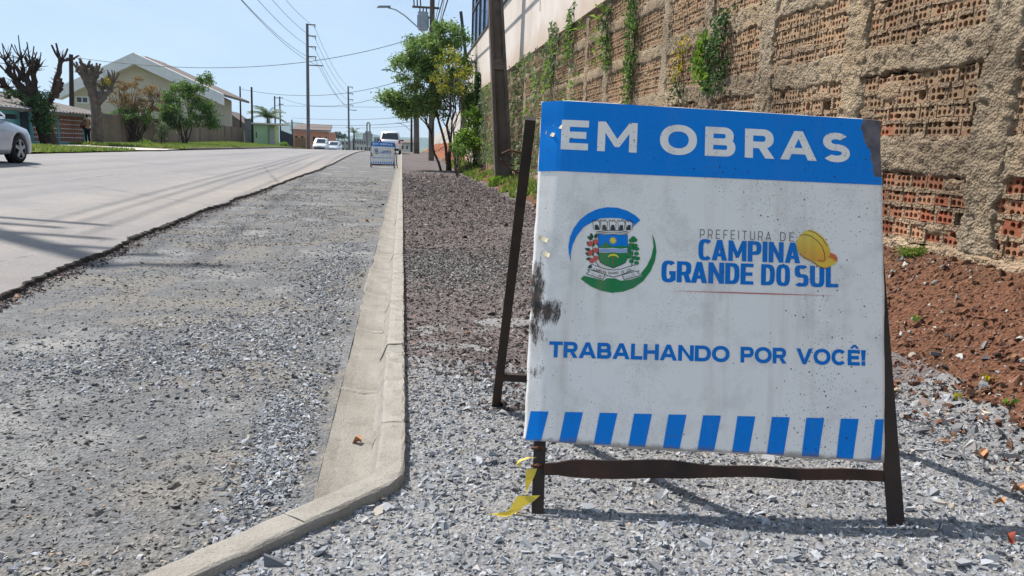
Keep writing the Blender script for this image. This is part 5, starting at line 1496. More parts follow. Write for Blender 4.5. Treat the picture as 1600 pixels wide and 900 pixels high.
# transformer pole with its lamp, behind the tree
tp_b = at(674, 236, 45.0); tp_b = Vector((tp_b.x, 45.0, gz(tp_b.x, 45)-.3)); tp_t = at(676, -70, 45.0)
rt = pole_obj('transformer_pole', 'power pole behind the leafy tree carrying a grey transformer and a street lamp', tp_b, tp_t, .17, .13, M['pole_concrete'], group=None)
q = at(661, 33, 45.0); GREY = simple('transformer_grey', lin(168, 176, 186), lin(150, 158, 168), 3, .6)
mb = MB(); mb.tube([q+Vector((0, 0, -.48)), q+Vector((0, 0, .42))], .28, 12); mb.tube([q+Vector((0, 0, .42)), q+Vector((0, 0, .47))], .30, 12)
for k in range(10):
    a = k*math.pi/5; mb.box((-.012, .27, -.35), (.012, .34, .3), 0, Matrix.Translation(q) @ Matrix.Rotation(a, 4, 'Z'))
child(mb.build('transformer', GREY), rt)
for dx in (-.18, 0, .18): child(MB().tube([q+Vector((dx, 0, .47)), q+Vector((dx, 0, .58)), q+Vector((dx, 0, .72))], [.05, .035, .03], 6).build('bushing', M['wood_pole']), rt)
child(MB().bar(q+Vector((-.6, .1, .75)), q+Vector((.9, .1, .75)), .09, .11).build('crossarm', M['pole_concrete']), rt)
child(MB().bar(q+Vector((.2, 0, .2)), Vector((tp_b.x+.05, 45, q.z+.2)), .08, .08).build('bracket', FRM), rt)
for k in range(3): child(MB().tube([q+Vector((-.5+.18*k, .1, .8)), q+Vector((-.52+.18*k, .05, 1.15))], .035, 6).build('insulator', M['wood_pole']), rt)
def lamp_arm(rt, pts, Y_, r=.035):
    P = [at(x, y, Y_) for x, y in pts]
    child(MB().tube(P, r, 6).build('lamp_arm', simple('galvanised_arm', lin(150, 154, 160), None, rough=.5)), rt)
    h = P[-1]; child(MB().add([h+Vector(v) for v in ((.15, -.1, .02), (.15, .1, .02), (-.55, .13, -.03), (-.62, 0, -.05), (-.55, -.13, -.03), (.15, -.08, .11), (.15, .08, .11), (-.5, .09, .07), (-.58, 0, .03), (-.5, -.09, .07))],
          [(0,1,2,3,4), (9,8,7,6,5), (0,5,6,1), (1,6,7,2), (2,7,8,3), (3,8,9,4), (4,9,5,0)]).build('lamp_head', simple('lamp_grey', lin(120, 128, 138), None, rough=.5), recalc=True), rt)
lamp_arm(rt, [(672, 62), (650, 40), (632, 24), (618, 15), (606, 12)], 45.0)
# further poles up the right side
b = at(651, 236, 62); rt = pole_obj('power_pole', 'thick pole right of the far sign, its head hidden by the leafy tree', Vector((b.x, 62, gz(b.x, 62)-.3)), at(650, 95, 62), .24, .18, M['pole_concrete'])
lamp_arm(rt, [(650, 135), (634, 120), (624, 113), (608, 110)], 62.0)
b = at(643, 236, 95); rt = pole_obj('power_pole', 'thin far pole with crossarm right of the white car', Vector((b.x, 95, gz(b.x, 95)-.3)), at(643, 174, 95), .15, .11, M['wood_pole'])
child(MB().bar(at(636, 176, 95), at(650, 177, 95), .12, .12).build('crossarm', M['wood_pole']), rt)
lamp_arm(rt, [(642, 205), (634, 197), (626, 193)], 95.0)
b = at(721, 200, 40); rt = pole_obj('steel_post', 'dark slim post rising behind the tree crown', Vector((3.9, 40, .2)), Vector((at(720, 18, 40).x, 40, at(720, 18, 40).z)), .10, .08, FRM, group=None)
# poles among the houses across the road
def wpole(px, pt, Y_, r, lab, arms=()):
    t_ = at(px, pt, Y_); b_ = at(px+2, 230, Y_)
    rt = pole_obj('power_pole', lab, Vector((b_.x, Y_, gz(b_.x, Y_)-.3)), t_, r, r*.75, M['wood_pole'])
    for (ax0, ax1, ay) in arms: child(MB().bar(at(px+ax0, ay, Y_), at(px+ax1, ay, Y_), .10, .12).build('crossarm', M['wood_pole']), rt)
    return rt
wpole(111, 85, 60, .19, 'dark leaning pole rising over the teal house roof', ((-7, 6, 92),))
wpole(375, 135, 98, .12, 'slim dark pole left of the green kiosk, farther from it')
wpole(393, 136, 90, .14, 'slim dark pole touching the left side of the green kiosk')
wpole(429, 150, 120, .13, 'dark pole rising behind the palm tree')
wpole(437, 151, 140, .15, 'dark pole with two crossarms right of the palm tree', ((-7, 5, 153), (-2, 6, 163)))
wpole(456, 187, 150, .16, 'short dark pole beside the orange-walled building')
wpole(573, 205, 260, .16, 'hair-thin pole in front of the church')
# cables across the road
def cable3(label, pts, r=.016):
    a, m, b = [at(*p_) for p_ in pts]; out = []
    for k in range(33):
        f = k/32; out.append(a*((1-f)*(1-2*f))+m*(4*f*(1-f))+b*(f*(2*f-1)))
    tag(MB().tube(out, r, 5).build('cable', CABLE, smooth=True), label, 'cable', 'overhead cables')
cable3('long cable sagging across the whole sky from the left house to the transformer pole', [(118, 90, 60), (400, 104, 52), (676, 50, 45)], .018)
cable3('cable from the slim kiosk poles over the road to the leafy tree', [(375, 139, 98), (500, 149, 80), (650, 118, 62)], .022)
cable3('lower cable from the palm pole over the road to the thick right pole', [(437, 152, 140), (510, 166, 100), (650, 132, 62)], .022)
cable3('straight pale cable low in the sky behind the second tall pole', [(429, 165, 120), (540, 167, 110), (650, 167, 95)], .022)
cable3('upper of the pair of low cables above the church', [(456, 184, 150), (550, 187, 120), (650, 180, 95)], .025)
cable3('lower of the pair of low cables above the church', [(456, 192, 150), (550, 196, 120), (650, 189, 95)], .03)
cable3('faint cable just above the church tower', [(470, 198, 150), (560, 200, 130), (650, 196, 95)], .02)
for k, (a, b, m) in enumerate((((684, 0), (646, 176), (662, 60)), ((692, 0), (648, 176), (666, 60)), ((700, 0), (649, 177), (672, 62)))):
    cable3(['left', 'middle', 'right'][k]+' of three cables rising from the far poles past the transformer', [(b[0], b[1], 95), ((a[0]+b[0])/2-6, (a[1]+b[1])/2+22, 58), (a[0], a[1]-30, 38)], .016)
# wires over the pavement, whose shadows cross the plaster
for k, (x_, z_) in enumerate(((1.6, 7.0), (1.6, 7.75))):
    cable(['lower', 'upper'][k]+' service cable hung over the pavement above the frame', Vector((x_+.25, 45, z_+.1)), Vector((x_, -4, z_)), .25, .03, 24)

# ------------------------------------------------------------------ vehicles
CG = NT('car_glass'); CG.base(lin(40, 48, 56)); CG.rough(0.08, 0.6); CG = CG.mat
TYRE = simple('tyre_rubber', lin(30, 30, 32), lin(42, 42, 44), 20, .8)
RIM = simple('alloy_rim', lin(160, 164, 170), None, rough=.35, metal=.7, spec=.5)
LAMPG = NT('lamp_lens'); LAMPG.base(lin(214, 220, 228)); LAMPG.rough(.15, .6); LAMPG = LAMPG.mat
TAIL = simple('tail_light_red', lin(150, 26, 26), None, rough=.25, spec=.5)
TRIM = simple('black_trim', lin(34, 35, 38), None, rough=.6)
PLATE = simple('plate_grey', lin(176, 178, 180), None, rough=.5)
def paint(name, c):
    t = NT(name); t.base(c); t.rough(.28, .5, .25); t.bsdf.inputs['Coat Weight'].default_value = .6; t.bsdf.inputs['Coat Roughness'].default_value = .06; return t.mat
def car(name, label, loc, rz, pt, L=3.95, W=1.68, H=1.50, hatch=True, group=None):
    rt = tag(empty(name, loc, rz), label, 'car', group)
    wr = .30; yf, yr = L*.315, -L*.325
    ar = wr+.055
    ys = sorted(set(list(np.linspace(-L/2, L/2, 61))+[yf-ar, yf+ar, yr-ar, yr+ar]))
    K = [(-L/2, .90), (-L/2+.10, .97 if hatch else 1.0), (-.6, .97), (.85, .93), (1.15, .88), (L/2-.35, .76), (L/2-.08, .66), (L/2, .56)]
    vs, fs, ring = [], [], 16
    for y in ys:
        zt = float(np.interp(y, [k[0] for k in K], [k[1] for k in K]))
        e = abs(y)/(L/2); w = W/2*(1-.20*max(0, (e-.80)/.20)**2)
        zb = .20+.10*max(0, (e-.86)/.14)
        arch = 0
        for yc in (yf, yr):
            if abs(y-yc) <= ar: arch = max(arch, wr+math.sqrt(max(0, ar*ar-(y-yc)**2)))
        z1 = max(zb, arch)
        half = [(w*.80, zb if not arch else z1), (w*.97, z1), (w*.995, max(z1+.01, zb+.14)), (w, max(z1+.02, zt*.66)), (w*.985, max(z1+.03, zt-.14)), (w*.93, zt-.03), (w*.72, zt+.008), (w*.25, zt+.022)]
        vs += [(x, y, z) for x, z in half]+[(-x, y, z) for x, z in half[::-1]]
    n = len(ys)
    for k in range(n-1):
        for j in range(ring):
            j2 = (j+1) % ring; fs.append((k*ring+j, k*ring+j2, (k+1)*ring+j2, (k+1)*ring+j))
    fs.append(tuple(range(ring))); fs.append(tuple((n-1)*ring+j for j in range(ring-1, -1, -1)))
    MB().add(vs, fs).build('body', pt, rt, smooth=True, recalc=True)
    # cabin
    zb, wB, wT = .93, W/2*.93, W/2*.74
    yA, yA2, yB2, yB = 1.08, .28, (-L/2+.42 if hatch else -L/2+1.15), (-L/2+.10 if hatch else -L/2+.62)
    secs = [(zb, wB, yB, yA), (H-.09, wT*1.03, yB2+.02*0-.03, yA2+.06), (H-.02, wT*.93, yB2+.10, yA2-.10), (H, wT*.6, yB2+.32, yA2-.30)]
    vs, fs = [], []
    for (z, w, y0, y1) in secs: vs += [(-w, y0, z), (w, y0, z), (w, y1, z), (w*.5, y1+.06, z), (-w*.5, y1+.06, z), (-w, y1, z)]
    for k in range(len(secs)-1):
        for j in range(6): fs.append((k*6+j, k*6+(j+1) % 6, (k+1)*6+(j+1) % 6, (k+1)*6+j))
    fs.append(tuple((len(secs)-1)*6+j for j in range(6)))
    MB().add(vs, fs).build('cabin', pt, rt, smooth=True, recalc=True)
    def lerp3(s, a): return secs[s][a]
    def side_x(z): 
        f = (z-zb)/(H-.09-zb); return wB+(wT*1.03-wB)*f+.008
    za, zt_ = zb+.05, H-.13
    fA = lambda z: yA+(yA2+.06-yA)*((z-zb)/(H-.09-zb)); fB = lambda z: yB+(yB2-.03-yB)*((z-zb)/(H-.09-zb))
    for sx in (-1, 1):
        ym = -.35
        for (a0, a1, b0, b1) in ((ym+.05, ym+.05, fA(za)-.12, fA(zt_)-.10), (fB(za)+.30, fB(zt_)+.16, ym-.05, ym-.05)):
            q = [(sx*side_x(za), a0, za), (sx*side_x(za), b0, za), (sx*side_x(zt_), b1, zt_), (sx*side_x(zt_), a1, zt_)]
            MB().add(q+[(x-sx*.006, y, z) for x, y, z in q], [(0,1,2,3),(7,6,5,4),(0,4,5,1),(1,5,6,2),(2,6,7,3),(3,7,4,0)]).build('side_window', CG, rt, recalc=True)
        m = (sx*(W/2+.06), .92, .98)
        MB().add([(m[0]+sx*a*.11, m[1]+b*.07, m[2]+c*.075) for a, b, c in ((-1,-.6,-.7),(1,-.8,-.6),(1,.5,-.5),(-1,.9,-.6),(-1,-.6,.8),(.9,-.8,.7),(.9,.4,.6),(-1,.8,.7))], [(3,2,1,0),(4,5,6,7),(0,1,5,4),(1,2,6,5),(2,3,7,6),(3,0,4,7)]).build('door_mirror', TRIM, rt, recalc=True)
        for y_ in (.35, -.85): MB().box((sx*(W/2-.006) if sx > 0 else -W/2-.012, y_-.09, .80), (W/2+.012 if sx > 0 else -W/2+.006, y_+.09, .83)).build('door_handle', pt, rt)
        MB().add([(sx*W/2*a, L/2-b, c) for a, b, c in ((.55, .03, .60), (.86, .14, .60), (.90, .30, .70), (.55, .15, .68), (.55, .06, .60), (.84, .17, .60), (.88, .32, .69), (.55, .18, .67))], [(0,1,2,3),(7,6,5,4),(0,4,5,1),(1,5,6,2),(2,6,7,3),(3,7,4,0)]).build('headlight', LAMPG, rt, recalc=True)
        MB().add([(sx*W/2*a, -L/2+b, c) for a, b, c in ((.70, -.015, .72), (.92, .05, .72), (.93, .06, 1.0), (.76, -.005, 1.0), (.70, .05, .72), (.92, .12, .72), (.93, .12, 1.0), (.76, .06, 1.0))], [(0,1,2,3),(7,6,5,4),(0,4,5,1),(1,5,6,2),(2,6,7,3),(3,7,4,0)]).build('tail_light', TAIL, rt, recalc=True)
        for yc in (yf, yr):
            wh = MB(); cx = sx*(W/2-.10)
            prof = [(-.09, wr-.09), (-.09, wr-.02), (-.07, wr), (.07, wr), (.09, wr-.02), (.095, wr-.09)]
            vs, fs, N = [], [], 24
            for k in range(N):
                a = 2*math.pi*k/N
                vs += [(cx+sx*px_, yc+r_*math.cos(a), wr+r_*math.sin(a)) for px_, r_ in prof]
            for k in range(N):
                k2 = (k+1) % N
                for j in range(len(prof)-1): fs.append((k*6+j, k*6+j+1, k2*6+j+1, k2*6+j))
            tyre = MB().add(vs, fs).build('wheel', TYRE, rt, smooth=True, recalc=True)
            rm = MB(); rr = wr-.085
            vs = [(cx+sx*.045, yc, wr)]+[(cx+sx*.045, yc+rr*math.cos(2*math.pi*k/N), wr+rr*math.sin(2*math.pi*k/N)) for k in range(N)]
            rm.add(vs, [(0, 1+k, 1+(k+1) % N) for k in range(N)], 1)
            for k in range(5):
                a = 2*math.pi*k/5+.3; d_ = Vector((0, math.cos(a), math.sin(a)))
                rm.bar(Vector((cx+sx*.085, yc, wr)), Vector((cx+sx*.078, yc, wr))+d_*(rr*.98), .075, .03, 0, upv=(1, 0, 0))
            rm.tube([(cx+sx*.05, yc, wr), (cx+sx*.096, yc, wr)], .055, 10)
            for k in range(N):
                a, b = 2*math.pi*k/N, 2*math.pi*(k+1)/N
                rm.add([(cx+sx*x_, yc+r_*math.cos(t_), wr+r_*math.sin(t_)) for x_, r_, t_ in ((.092, rr+.004, a), (.092, rr+.004, b), (.086, rr-.02, b), (.086, rr-.02, a))], [(0, 1, 2, 3)])
            rm.build('rim', [RIM, TRIM], tyre, recalc=True)
            MB().tube([(cx-sx*.10, yc, wr+.02), (cx+sx*.02, yc, wr+.02)], ar-.005, 18).build('wheel_well', TRIM, rt)
    def pane(nm, zA, zB, wf, front):
        pts = []
        for z, s_ in ((zA, -1), (zA, 1), (zB, 1), (zB, -1)):
            f = (z-zb)/(H-.09-zb); w = (wB+(wT*1.03-wB)*f)*wf
            y = (fA(z)+.012 if front else fB(z)-.014)
            pts.append((s_*w, y+(0 if not front else 0.0), z))
        if front:
            ctr = [(0, fA(zA)+.078, zA), (0, fA(zB)+.075, zB)]
            v = [pts[0], ((pts[0][0])*.5, fA(zA)+.074, zA), (pts[1][0]*.5, fA(zA)+.074, zA), pts[1], pts[2], (pts[2][0]*.5, fA(zB)+.074, zB), (pts[3][0]*.5, fA(zB)+.074, zB), pts[3]]
            MB().add(v, [(0, 1, 6, 7), (1, 2, 5, 6), (2, 3, 4, 5)]).build(nm, CG, rt, smooth=True)
        else: MB().add(pts, [(3, 2, 1, 0)]).build(nm, CG, rt)
    pane('windscreen', zb+.03, H-.12, .88, True); pane('rear_window', zb+.09, H-.13, .84, False)
    MB().box((-W/2*.72, L/2-.06, .28), (W/2*.72, L/2+.012, .40)).build('grille', TRIM, rt)
    MB().box((-.22, L/2+.012, .44), (.22, L/2+.024, .54)).build('number_plate', PLATE, rt)
    MB().box((-W/2*.80, -L/2-.045, .36), (W/2*.80, -L/2+.03, .56)).build('rear_bumper', pt, rt)
    MB().box((-W/2*.76, -L/2-.02, .22), (W/2*.76, -L/2+.06, .359)).build('bumper_skirt', TRIM, rt)
    MB().box((-.22, -L/2-.020, .62), (.22, -L/2-.004, .73)).build('number_plate', PLATE, rt)
    return rt
SILVER = paint('silver_blue_paint', lin(176, 183, 194)); WHITEP = paint('white_paint', lin(222, 224, 226)); SILV2 = paint('pale_silver_paint', lin(196, 202, 210))
cx_, cy_ = -9.18, 17.2
car('parked_car', 'silver car entering the left edge, only its front wing and wheel in view', (cx_, cy_, gz(cx_, cy_)+.021), R(-2), SILVER, 4.2, 1.70, 1.46, False)
q = at(610, 239, 60.0); car('parked_car', 'white hatchback seen from behind, parked beyond the small far sign', (q.x, 60, gz(q.x, 60)+.0), 0, WHITEP, 3.9, 1.66, 1.62, True)
q = at(499, 235, 97.0); car('parked_car', 'white car facing us beside the tall pole, left of the paler silver one', (q.x, 99, gz(q.x, 99)+.04), R(180), WHITEP, 4.0, 1.70, 1.55, True)
q = at(520, 235, 104.0); car('parked_car', 'pale silver car facing us right of the other oncoming car', (q.x, 106, gz(q.x, 106)+.04), R(176), SILV2, 4.1, 1.70, 1.46, False)

# ------------------------------------------------------------------ houses across the road
HX = -18.0
def hp(px, py, X=HX): return onx(px, py, X)
TEAL = concrete('teal_paint', lin(104, 164, 166), lin(88, 146, 150), 1.5, stain=lin(70, 110, 112), bs=20)
ROOFG = simple('fibre_cement', lin(134, 128, 124), lin(102, 96, 92), 2.5, .9)
TERRA = simple('terracotta_grille', lin(172, 122, 100), lin(146, 100, 82), 5, .9)
CREAM = simple('cream_wall', lin(194, 186, 170), lin(180, 172, 156), .5, .9)
WHITE_F = simple('white_fascia', lin(222, 222, 224), lin(206, 206, 210), 1, .8)
TILE = simple('brown_tile', lin(122, 110, 104), lin(100, 88, 84), 3, .9)
GATEM = simple('dark_blue_gate', lin(50, 64, 82), None, rough=.6)
h = tag(empty('teal_house', (HX, 36, .35)), 'low teal house with terracotta grilles under a grey corrugated roof', 'house')
zB_ = .25; eave = hp(143, 180).z; yE = hp(145, 180).y
pan = [(hp(52, 200).y, hp(90, 200).y), (hp(93, 200).y, hp(130, 200).y)]
zs0, zs1 = hp(110, 222).z, hp(110, 181).z
# wall in pieces round the two grille openings and the gate
gate = (hp(32, 200).y, hp(46, 200).y)
def wseg(y0, y1, z0, z1): child(MB().box((HX-.2, y0, z0), (HX, y1, z1)).build('wall', TEAL), h)
wseg(26, gate[0], zB_, eave); wseg(gate[0], gate[1], 2.0, eave); wseg(gate[1], pan[0][0], zB_, eave)
for a, b in pan: wseg(a, b, zB_, zs0); wseg(a, b, zs1, eave)
wseg(pan[0][1], pan[1][0], zB_, eave); wseg(pan[1][1], hp(133, 200).y, zB_, eave)
child(MB().box((HX-1.6, hp(133, 200).y, zB_), (HX-1.4, yE+1.5, eave)).build('wall', TEAL), h)
child(MB().box((HX-6, yE+1.3, zB_), (HX-1.601, yE+1.5, eave)).build('wall', TEAL), h)
child(MB().box((HX-.14, gate[0]+.02, zB_), (HX-.06, gate[1]-.02, 1.99)).build('gate', GATEM), h)
for (a, b) in pan:
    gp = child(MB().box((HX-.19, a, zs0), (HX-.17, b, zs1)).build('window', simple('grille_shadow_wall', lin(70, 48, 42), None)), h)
    nb_ = 14
    for k in range(nb_):
        y0 = a+(b-a)*(k+.15)/nb_; y1 = a+(b-a)*(k+.72)/nb_
        o = MB().box((HX-.16, y0, zs0), (HX-.04, y1, zs1)).build('grille_bar', TERRA); o.parent = gp
    for k in range(7):
        z0 = zs0+(zs1-zs0)*k/6
        o = MB().box((HX-.03, a, z0-.016), (HX-.006, b, z0+.016)).build('grille_rail', WHITE_F); o.parent = gp
# corrugated roof
vs, fs = [], []
n = 120; y0, y1 = 25.5, yE+1.8
for k in range(n+1):
    yy = y0+(y1-y0)*k/n; dz = .03*math.cos(k*math.pi)
    vs += [(HX+.55, yy, eave+.02+dz), (HX-5, yy, eave+1.15+dz), (HX-10, yy, eave+.1+dz)]
for k in range(n): fs += [(3*k, 3*k+3, 3*k+4, 3*k+1), (3*k+1, 3*k+4, 3*k+5, 3*k+2)]
child(MB().add(vs, fs).build('roof', ROOFG), h)
child(MB().box((HX+.50, y0, eave-.14), (HX+.545, y1, eave-.012)).build('fascia', M['old_concrete']), h)
child(MB().box((HX-4.0, 44.5, eave+.8), (HX-3.2, 45.3, eave+2.3)).build('chimney', M['old_concrete']), h)

# boundary wall in cast panels
bw = tag(empty('boundary_wall', (-17.5, 50, .4)), 'long dark concrete boundary wall behind the verge across the road', 'wall')
BWM = concrete('dark_wall_concrete', lin(138, 118, 100), lin(108, 94, 82), .7, stain=lin(70, 62, 56), bs=10)
X_ = -17.5; ya_, yb_ = hp(160, 200, X_).y, hp(381, 210, X_).y
nP = 13
for k in range(nP):
    y0, y1 = ya_+(yb_-ya_)*k/nP, ya_+(yb_-ya_)*(k+1)/nP
    f0, f1 = k/nP, (k+1)/nP
    t0_, t1_ = hp(160, 177, X_).z, hp(381, 200, X_).z
    z0, z1 = t0_+(t1_-t0_)*f0, t0_+(t1_-t0_)*f1
    child(MB().add([(X_, y0+.12, 0), (X_, y1-.02, 0), (X_, y1-.02, z1), (X_, y0+.12, z0), (X_-.12, y0+.12, 0), (X_-.12, y1-.02, 0), (X_-.12, y1-.02, z1), (X_-.12, y0+.12, z0)], [(0,1,2,3),(7,6,5,4),(3,2,6,7),(0,4,5,1),(0,3,7,4),(1,5,6,2)]).build('wall_panel', BWM, recalc=True), bw)
    child(MB().box((X_-.18, y0-.02, 0), (X_+.04, y0+.118, z0+.06)).build('post', BWM), bw)
# cream house with its white gable
YG = 84.0
ch = tag(empty('gable_house', (-26, YG, .5)), 'large cream two-storey house with a white-edged gable behind the trees', 'house')
gl, ga, gr = at(112, 134, YG), at(208, 92, YG), at(322, 147, YG)
ze = min(gl.z, gr.z)
child(MB().prism([(gl.x, YG, 0), (gr.x, YG, 0), (gr.x, YG, gr.z), (ga.x, YG, ga.z), (gl.x, YG, gl.z)], (0, 0, 0), (0, 12, 0)).build('wall', CREAM, recalc=True), ch)
el, ea, er = at(88, 137, YG-1), at(208, 82, YG-1), at(346, 146, YG-1)
def roof_slab(a, b, th, y0, y1, mat, nm):
    d_ = Vector((0, 0, -th))
    return child(MB().prism([a, b, b+d_, a+d_], (0, 0, 0), (0, y1-y0, 0)).build(nm, mat, recalc=True), ch)
roof_slab(el, ea, 1.1, YG-1, YG+.2, WHITE_F, 'fascia'); roof_slab(ea, er, 1.1, YG-1, YG+.2, WHITE_F, 'fascia')
roof_slab(el+Vector((-.1, 1.21, -.02)), ea+Vector((0, 1.21, -.02)), .25, YG+.21, YG+13, TILE, 'roof'); roof_slab(ea+Vector((0, 1.21, -.02)), er+Vector((.1, 1.21, -.02)), .25, YG+.21, YG+13, TILE, 'roof')
ra, rb_, rc = at(196, 95, 92), at(228, 88, 92), at(318, 140, 92)
child(MB().prism([ra, rb_, rc, rc+Vector((-.3, 0, -.6)), ra+Vector((0, 0, -.6))], (0, 0, 0), (0, 7, 0)).build('rear_roof', TILE, recalc=True), ch)
for (x0, y0, x1, y1) in ((118, 150, 139, 162), (150, 140, 170, 158), (262, 150, 285, 172)):
    a, b = at(x0, y0, YG-.02), at(x1, y1, YG-.02)
    wn_ = child(MB().box((a.x, YG-.06, b.z), (b.x, YG-.001, a.z)).build('window', WHITE_F), ch)
    o = MB().box((a.x+.12, YG-.075, b.z+.12), ((a.x+b.x)/2-.05, YG-.061, a.z-.12)).build('pane', CG); o.parent = wn_
    o = MB().box(((a.x+b.x)/2+.05, YG-.075, b.z+.12), (b.x-.12, YG-.061, a.z-.12)).build('pane', CG); o.parent = wn_
# tile-roofed house farther on
q0, q1, q2 = at(330, 168, 104), at(352, 172, 104), at(392, 200, 104)
th = tag(empty('tiled_house', (q1.x, 104, .5)), 'low house whose brown tiled roof shows over the end of the boundary wall', 'house')
child(MB().prism([(q0.x-8, 104, q2.z), q0+Vector((0, 0, 0)), q1, q2, q2+Vector((0, 0, -.3)), (q0.x-8, 104, q2.z-.3)], (0, 0, 0), (0, 8, 0)).build('roof', TILE, recalc=True), th)
child(MB().box((q0.x-7, 104.3, 0), (q2.x-.5, 111, q2.z-.31)).build('wall', CREAM), th)
# grey stub wall, kiosk, dark fence
a, b = at(382, 187, 93), at(394, 229, 93); tag(MB().box((a.x, 93, 0), (b.x, 93.3, a.z)).box((a.x-.05, 92.9, a.z+.001), (b.x+.05, 93.4, a.z+.12)).build('stub_wall', simple('pale_grey_wall', lin(150, 150, 152), lin(120, 120, 122), 2)), 'short pale grey wall between the boundary wall and the kiosk', 'wall')
KG = simple('pale_green_paint', lin(168, 196, 156), lin(150, 178, 140), 1.2, .8); KY = simple('yellow_green_post', lin(196, 200, 132), None)
a, b = at(396, 194, 88), at(418, 228, 88); c_ = at(433, 228, 88)
ki = tag(empty('kiosk', (a.x, 88, .5)), 'small pale green kiosk with a flat overhanging roof beside the road', 'kiosk')
child(MB().box((a.x, 88, 0), (b.x, 91, a.z-.02)).build('wall', KG), ki)
child(MB().box((b.x+.002, 88.6, 0), (c_.x-.25, 91, a.z-.05)).build('wall', KG), ki)
child(MB().box((b.x+.2, 88.52, .3), (b.x+1.0, 88.598, 2.4)).build('door', simple('pale_door', lin(186, 188, 192), None)), ki)
child(MB().box((c_.x-.22, 88.0, 0), (c_.x+.02, 88.25, a.z-.05)).build('post', KY), ki)
child(MB().box((a.x-.15, 87.6, a.z), (c_.x+.7, 91.4, a.z+.17)).build('roof', simple('pale_roof_slab', lin(196, 190, 178), None)), ki)
child(MB().box((b.x-1.2, 88.0-.03, 1.3), (b.x-1.1, 88.0-.002, 1.9)).build('meter_slot', TRIM), ki)
a, b = at(437, 203, 94), at(457, 229, 94)
df = tag(empty('dark_fence', (a.x, 94, .3)), 'dark blue-grey plank fence right of the kiosk', 'fence')
FM = simple('dark_fence_boards', lin(66, 70, 86), lin(52, 54, 66), 3)
for k in range(9): child(MB().box((a.x+(b.x-a.x)*k/9, 94, -.1), (a.x+(b.x-a.x)*(k+.94)/9, 94.06, a.z-(.5*k/9))).build('plank', FM), df)
a, b = at(460, 214, 118), at(478, 236, 118)
of = tag(empty('tan_fence', (a.x, 118, 0)), 'tan brown timber fence left of the tall pole', 'fence'); FM2 = simple('tan_fence_boards', lin(138, 108, 84), lin(112, 90, 74), 3)
for k in range(8): child(MB().box((a.x+(b.x-a.x)*k/8, 118, -2), (a.x+(b.x-a.x)*(k+.95)/8, 118.08, a.z-.1*(k % 2))).build('plank', FM2), of)
# far buildings
def block(label, x0, y0, x1, yb, Y_, mat, depth=12, roof=None, rows=2, colsn=5, wmat=None, name='far_building'):
    a, b = at(x0, y0, Y_), at(x1, yb, Y_)
    rt = tag(empty(name, ((a.x+b.x)/2, Y_, b.z)), label, 'building', None)
    child(MB().box((a.x, Y_, b.z-8), (b.x, Y_+depth, a.z)).build('wall', mat), rt)
    if roof is not None: child(MB().prism([(a.x-.4, Y_-.5, a.z+.02), (b.x+.4, Y_-.5, a.z+.02), (b.x, Y_+depth/2, a.z+(a.z-b.z)*.35), (a.x, Y_+depth/2, a.z+(a.z-b.z)*.35)], (0, 0, 0), (0, 0, .25)).build('roof', roof, recalc=True), rt)
    W_, H_ = b.x-a.x, a.z-b.z
    for r_ in range(rows):
        for c in range(colsn):
            x = a.x+W_*(c+.3)/colsn; z = b.z+H_*(r_+.35)/rows
            child(MB().box((x, Y_-.04, z), (x+W_*.4/colsn, Y_-.003, z+H_*.38/rows)).build('window', wmat or CG), rt)
    return rt
ORG = simple('orange_brick_wall', lin(196, 138, 116), lin(178, 120, 98), .6); GRYB = simple('grey_render', lin(156, 154, 154), lin(138, 136, 136), .2); WHB = simple('pale_render', lin(188, 186, 184), lin(172, 170, 168), .2)
block('long orange-walled building behind the tall pole', 458, 204, 514, 236, 150, ORG, 16, TILE, 1, 6)
block('low grey building left of the palm beyond the crest', 515, 219, 545, 238, 240, GRYB, 14, None, 2, 5)
block('wide grey building between the slim pole and the church', 550, 217, 572, 238, 300, GRYB, 16, None, 2, 6)
block('pale building at the foot of the church tower', 556, 226, 592, 240, 280, WHB, 12, None, 1, 6)
block('grey building right of the church behind the white car', 584, 214, 600, 238, 330, GRYB, 14, None, 2, 4)
block('low pale building right of the white hatchback', 626, 224, 646, 238, 220, WHB, 12, TILE, 1, 3)
# church: nave, tower, belfry with an open arch
Yc = 380.0
cb = tag(empty('church', (at(576, 236, Yc).x, Yc, at(576, 236, Yc).z)), 'grey church tower with an open arched belfry on the skyline', 'church')
a, b = at(567, 208, Yc), at(581, 240, Yc); child(MB().box((a.x, Yc, b.z-5), (b.x, Yc+9, a.z)).build('nave', GRYB), cb)
a, b = at(570.5, 205, Yc), at(579.5, 210, Yc); child(MB().box((a.x, Yc-.5, b.z), (b.x, Yc+4, a.z)).build('tower', GRYB), cb)
l0, l1 = at(572.3, 205, Yc), at(578.7, 205, Yc); zt_ = at(575, 194, Yc).z; w_ = (l1.x-l0.x)
for x0, x1 in ((l0.x, l0.x+w_*.3), (l1.x-w_*.3, l1.x)): child(MB().box((x0, Yc, l0.z+.001), (x1, Yc+2.4, zt_)).build('belfry_pier', GRYB), cb)
mb = MB(); vs = []
n = 10
for k in range(n+1):
    a_ = math.pi*k/n; cxm = (l0.x+l1.x)/2
    for r_ in (w_*.2, w_*.5): vs += [(cxm+r_*math.cos(a_), Yc, zt_+.002+r_*1.05*math.sin(a_)), (cxm+r_*math.cos(a_), Yc+2.4, zt_+.002+r_*1.05*math.sin(a_))]
fs = []
for k in range(n):
    b0_ = 4*k; fs += [(b0_, b0_+4, b0_+6, b0_+2), (b0_+1, b0_+3, b0_+7, b0_+5), (b0_+2, b0_+6, b0_+7, b0_+3), (b0_, b0_+1, b0_+5, b0_+4)]
child(mb.add(vs, fs).build('belfry_arch', GRYB, recalc=True), cb)
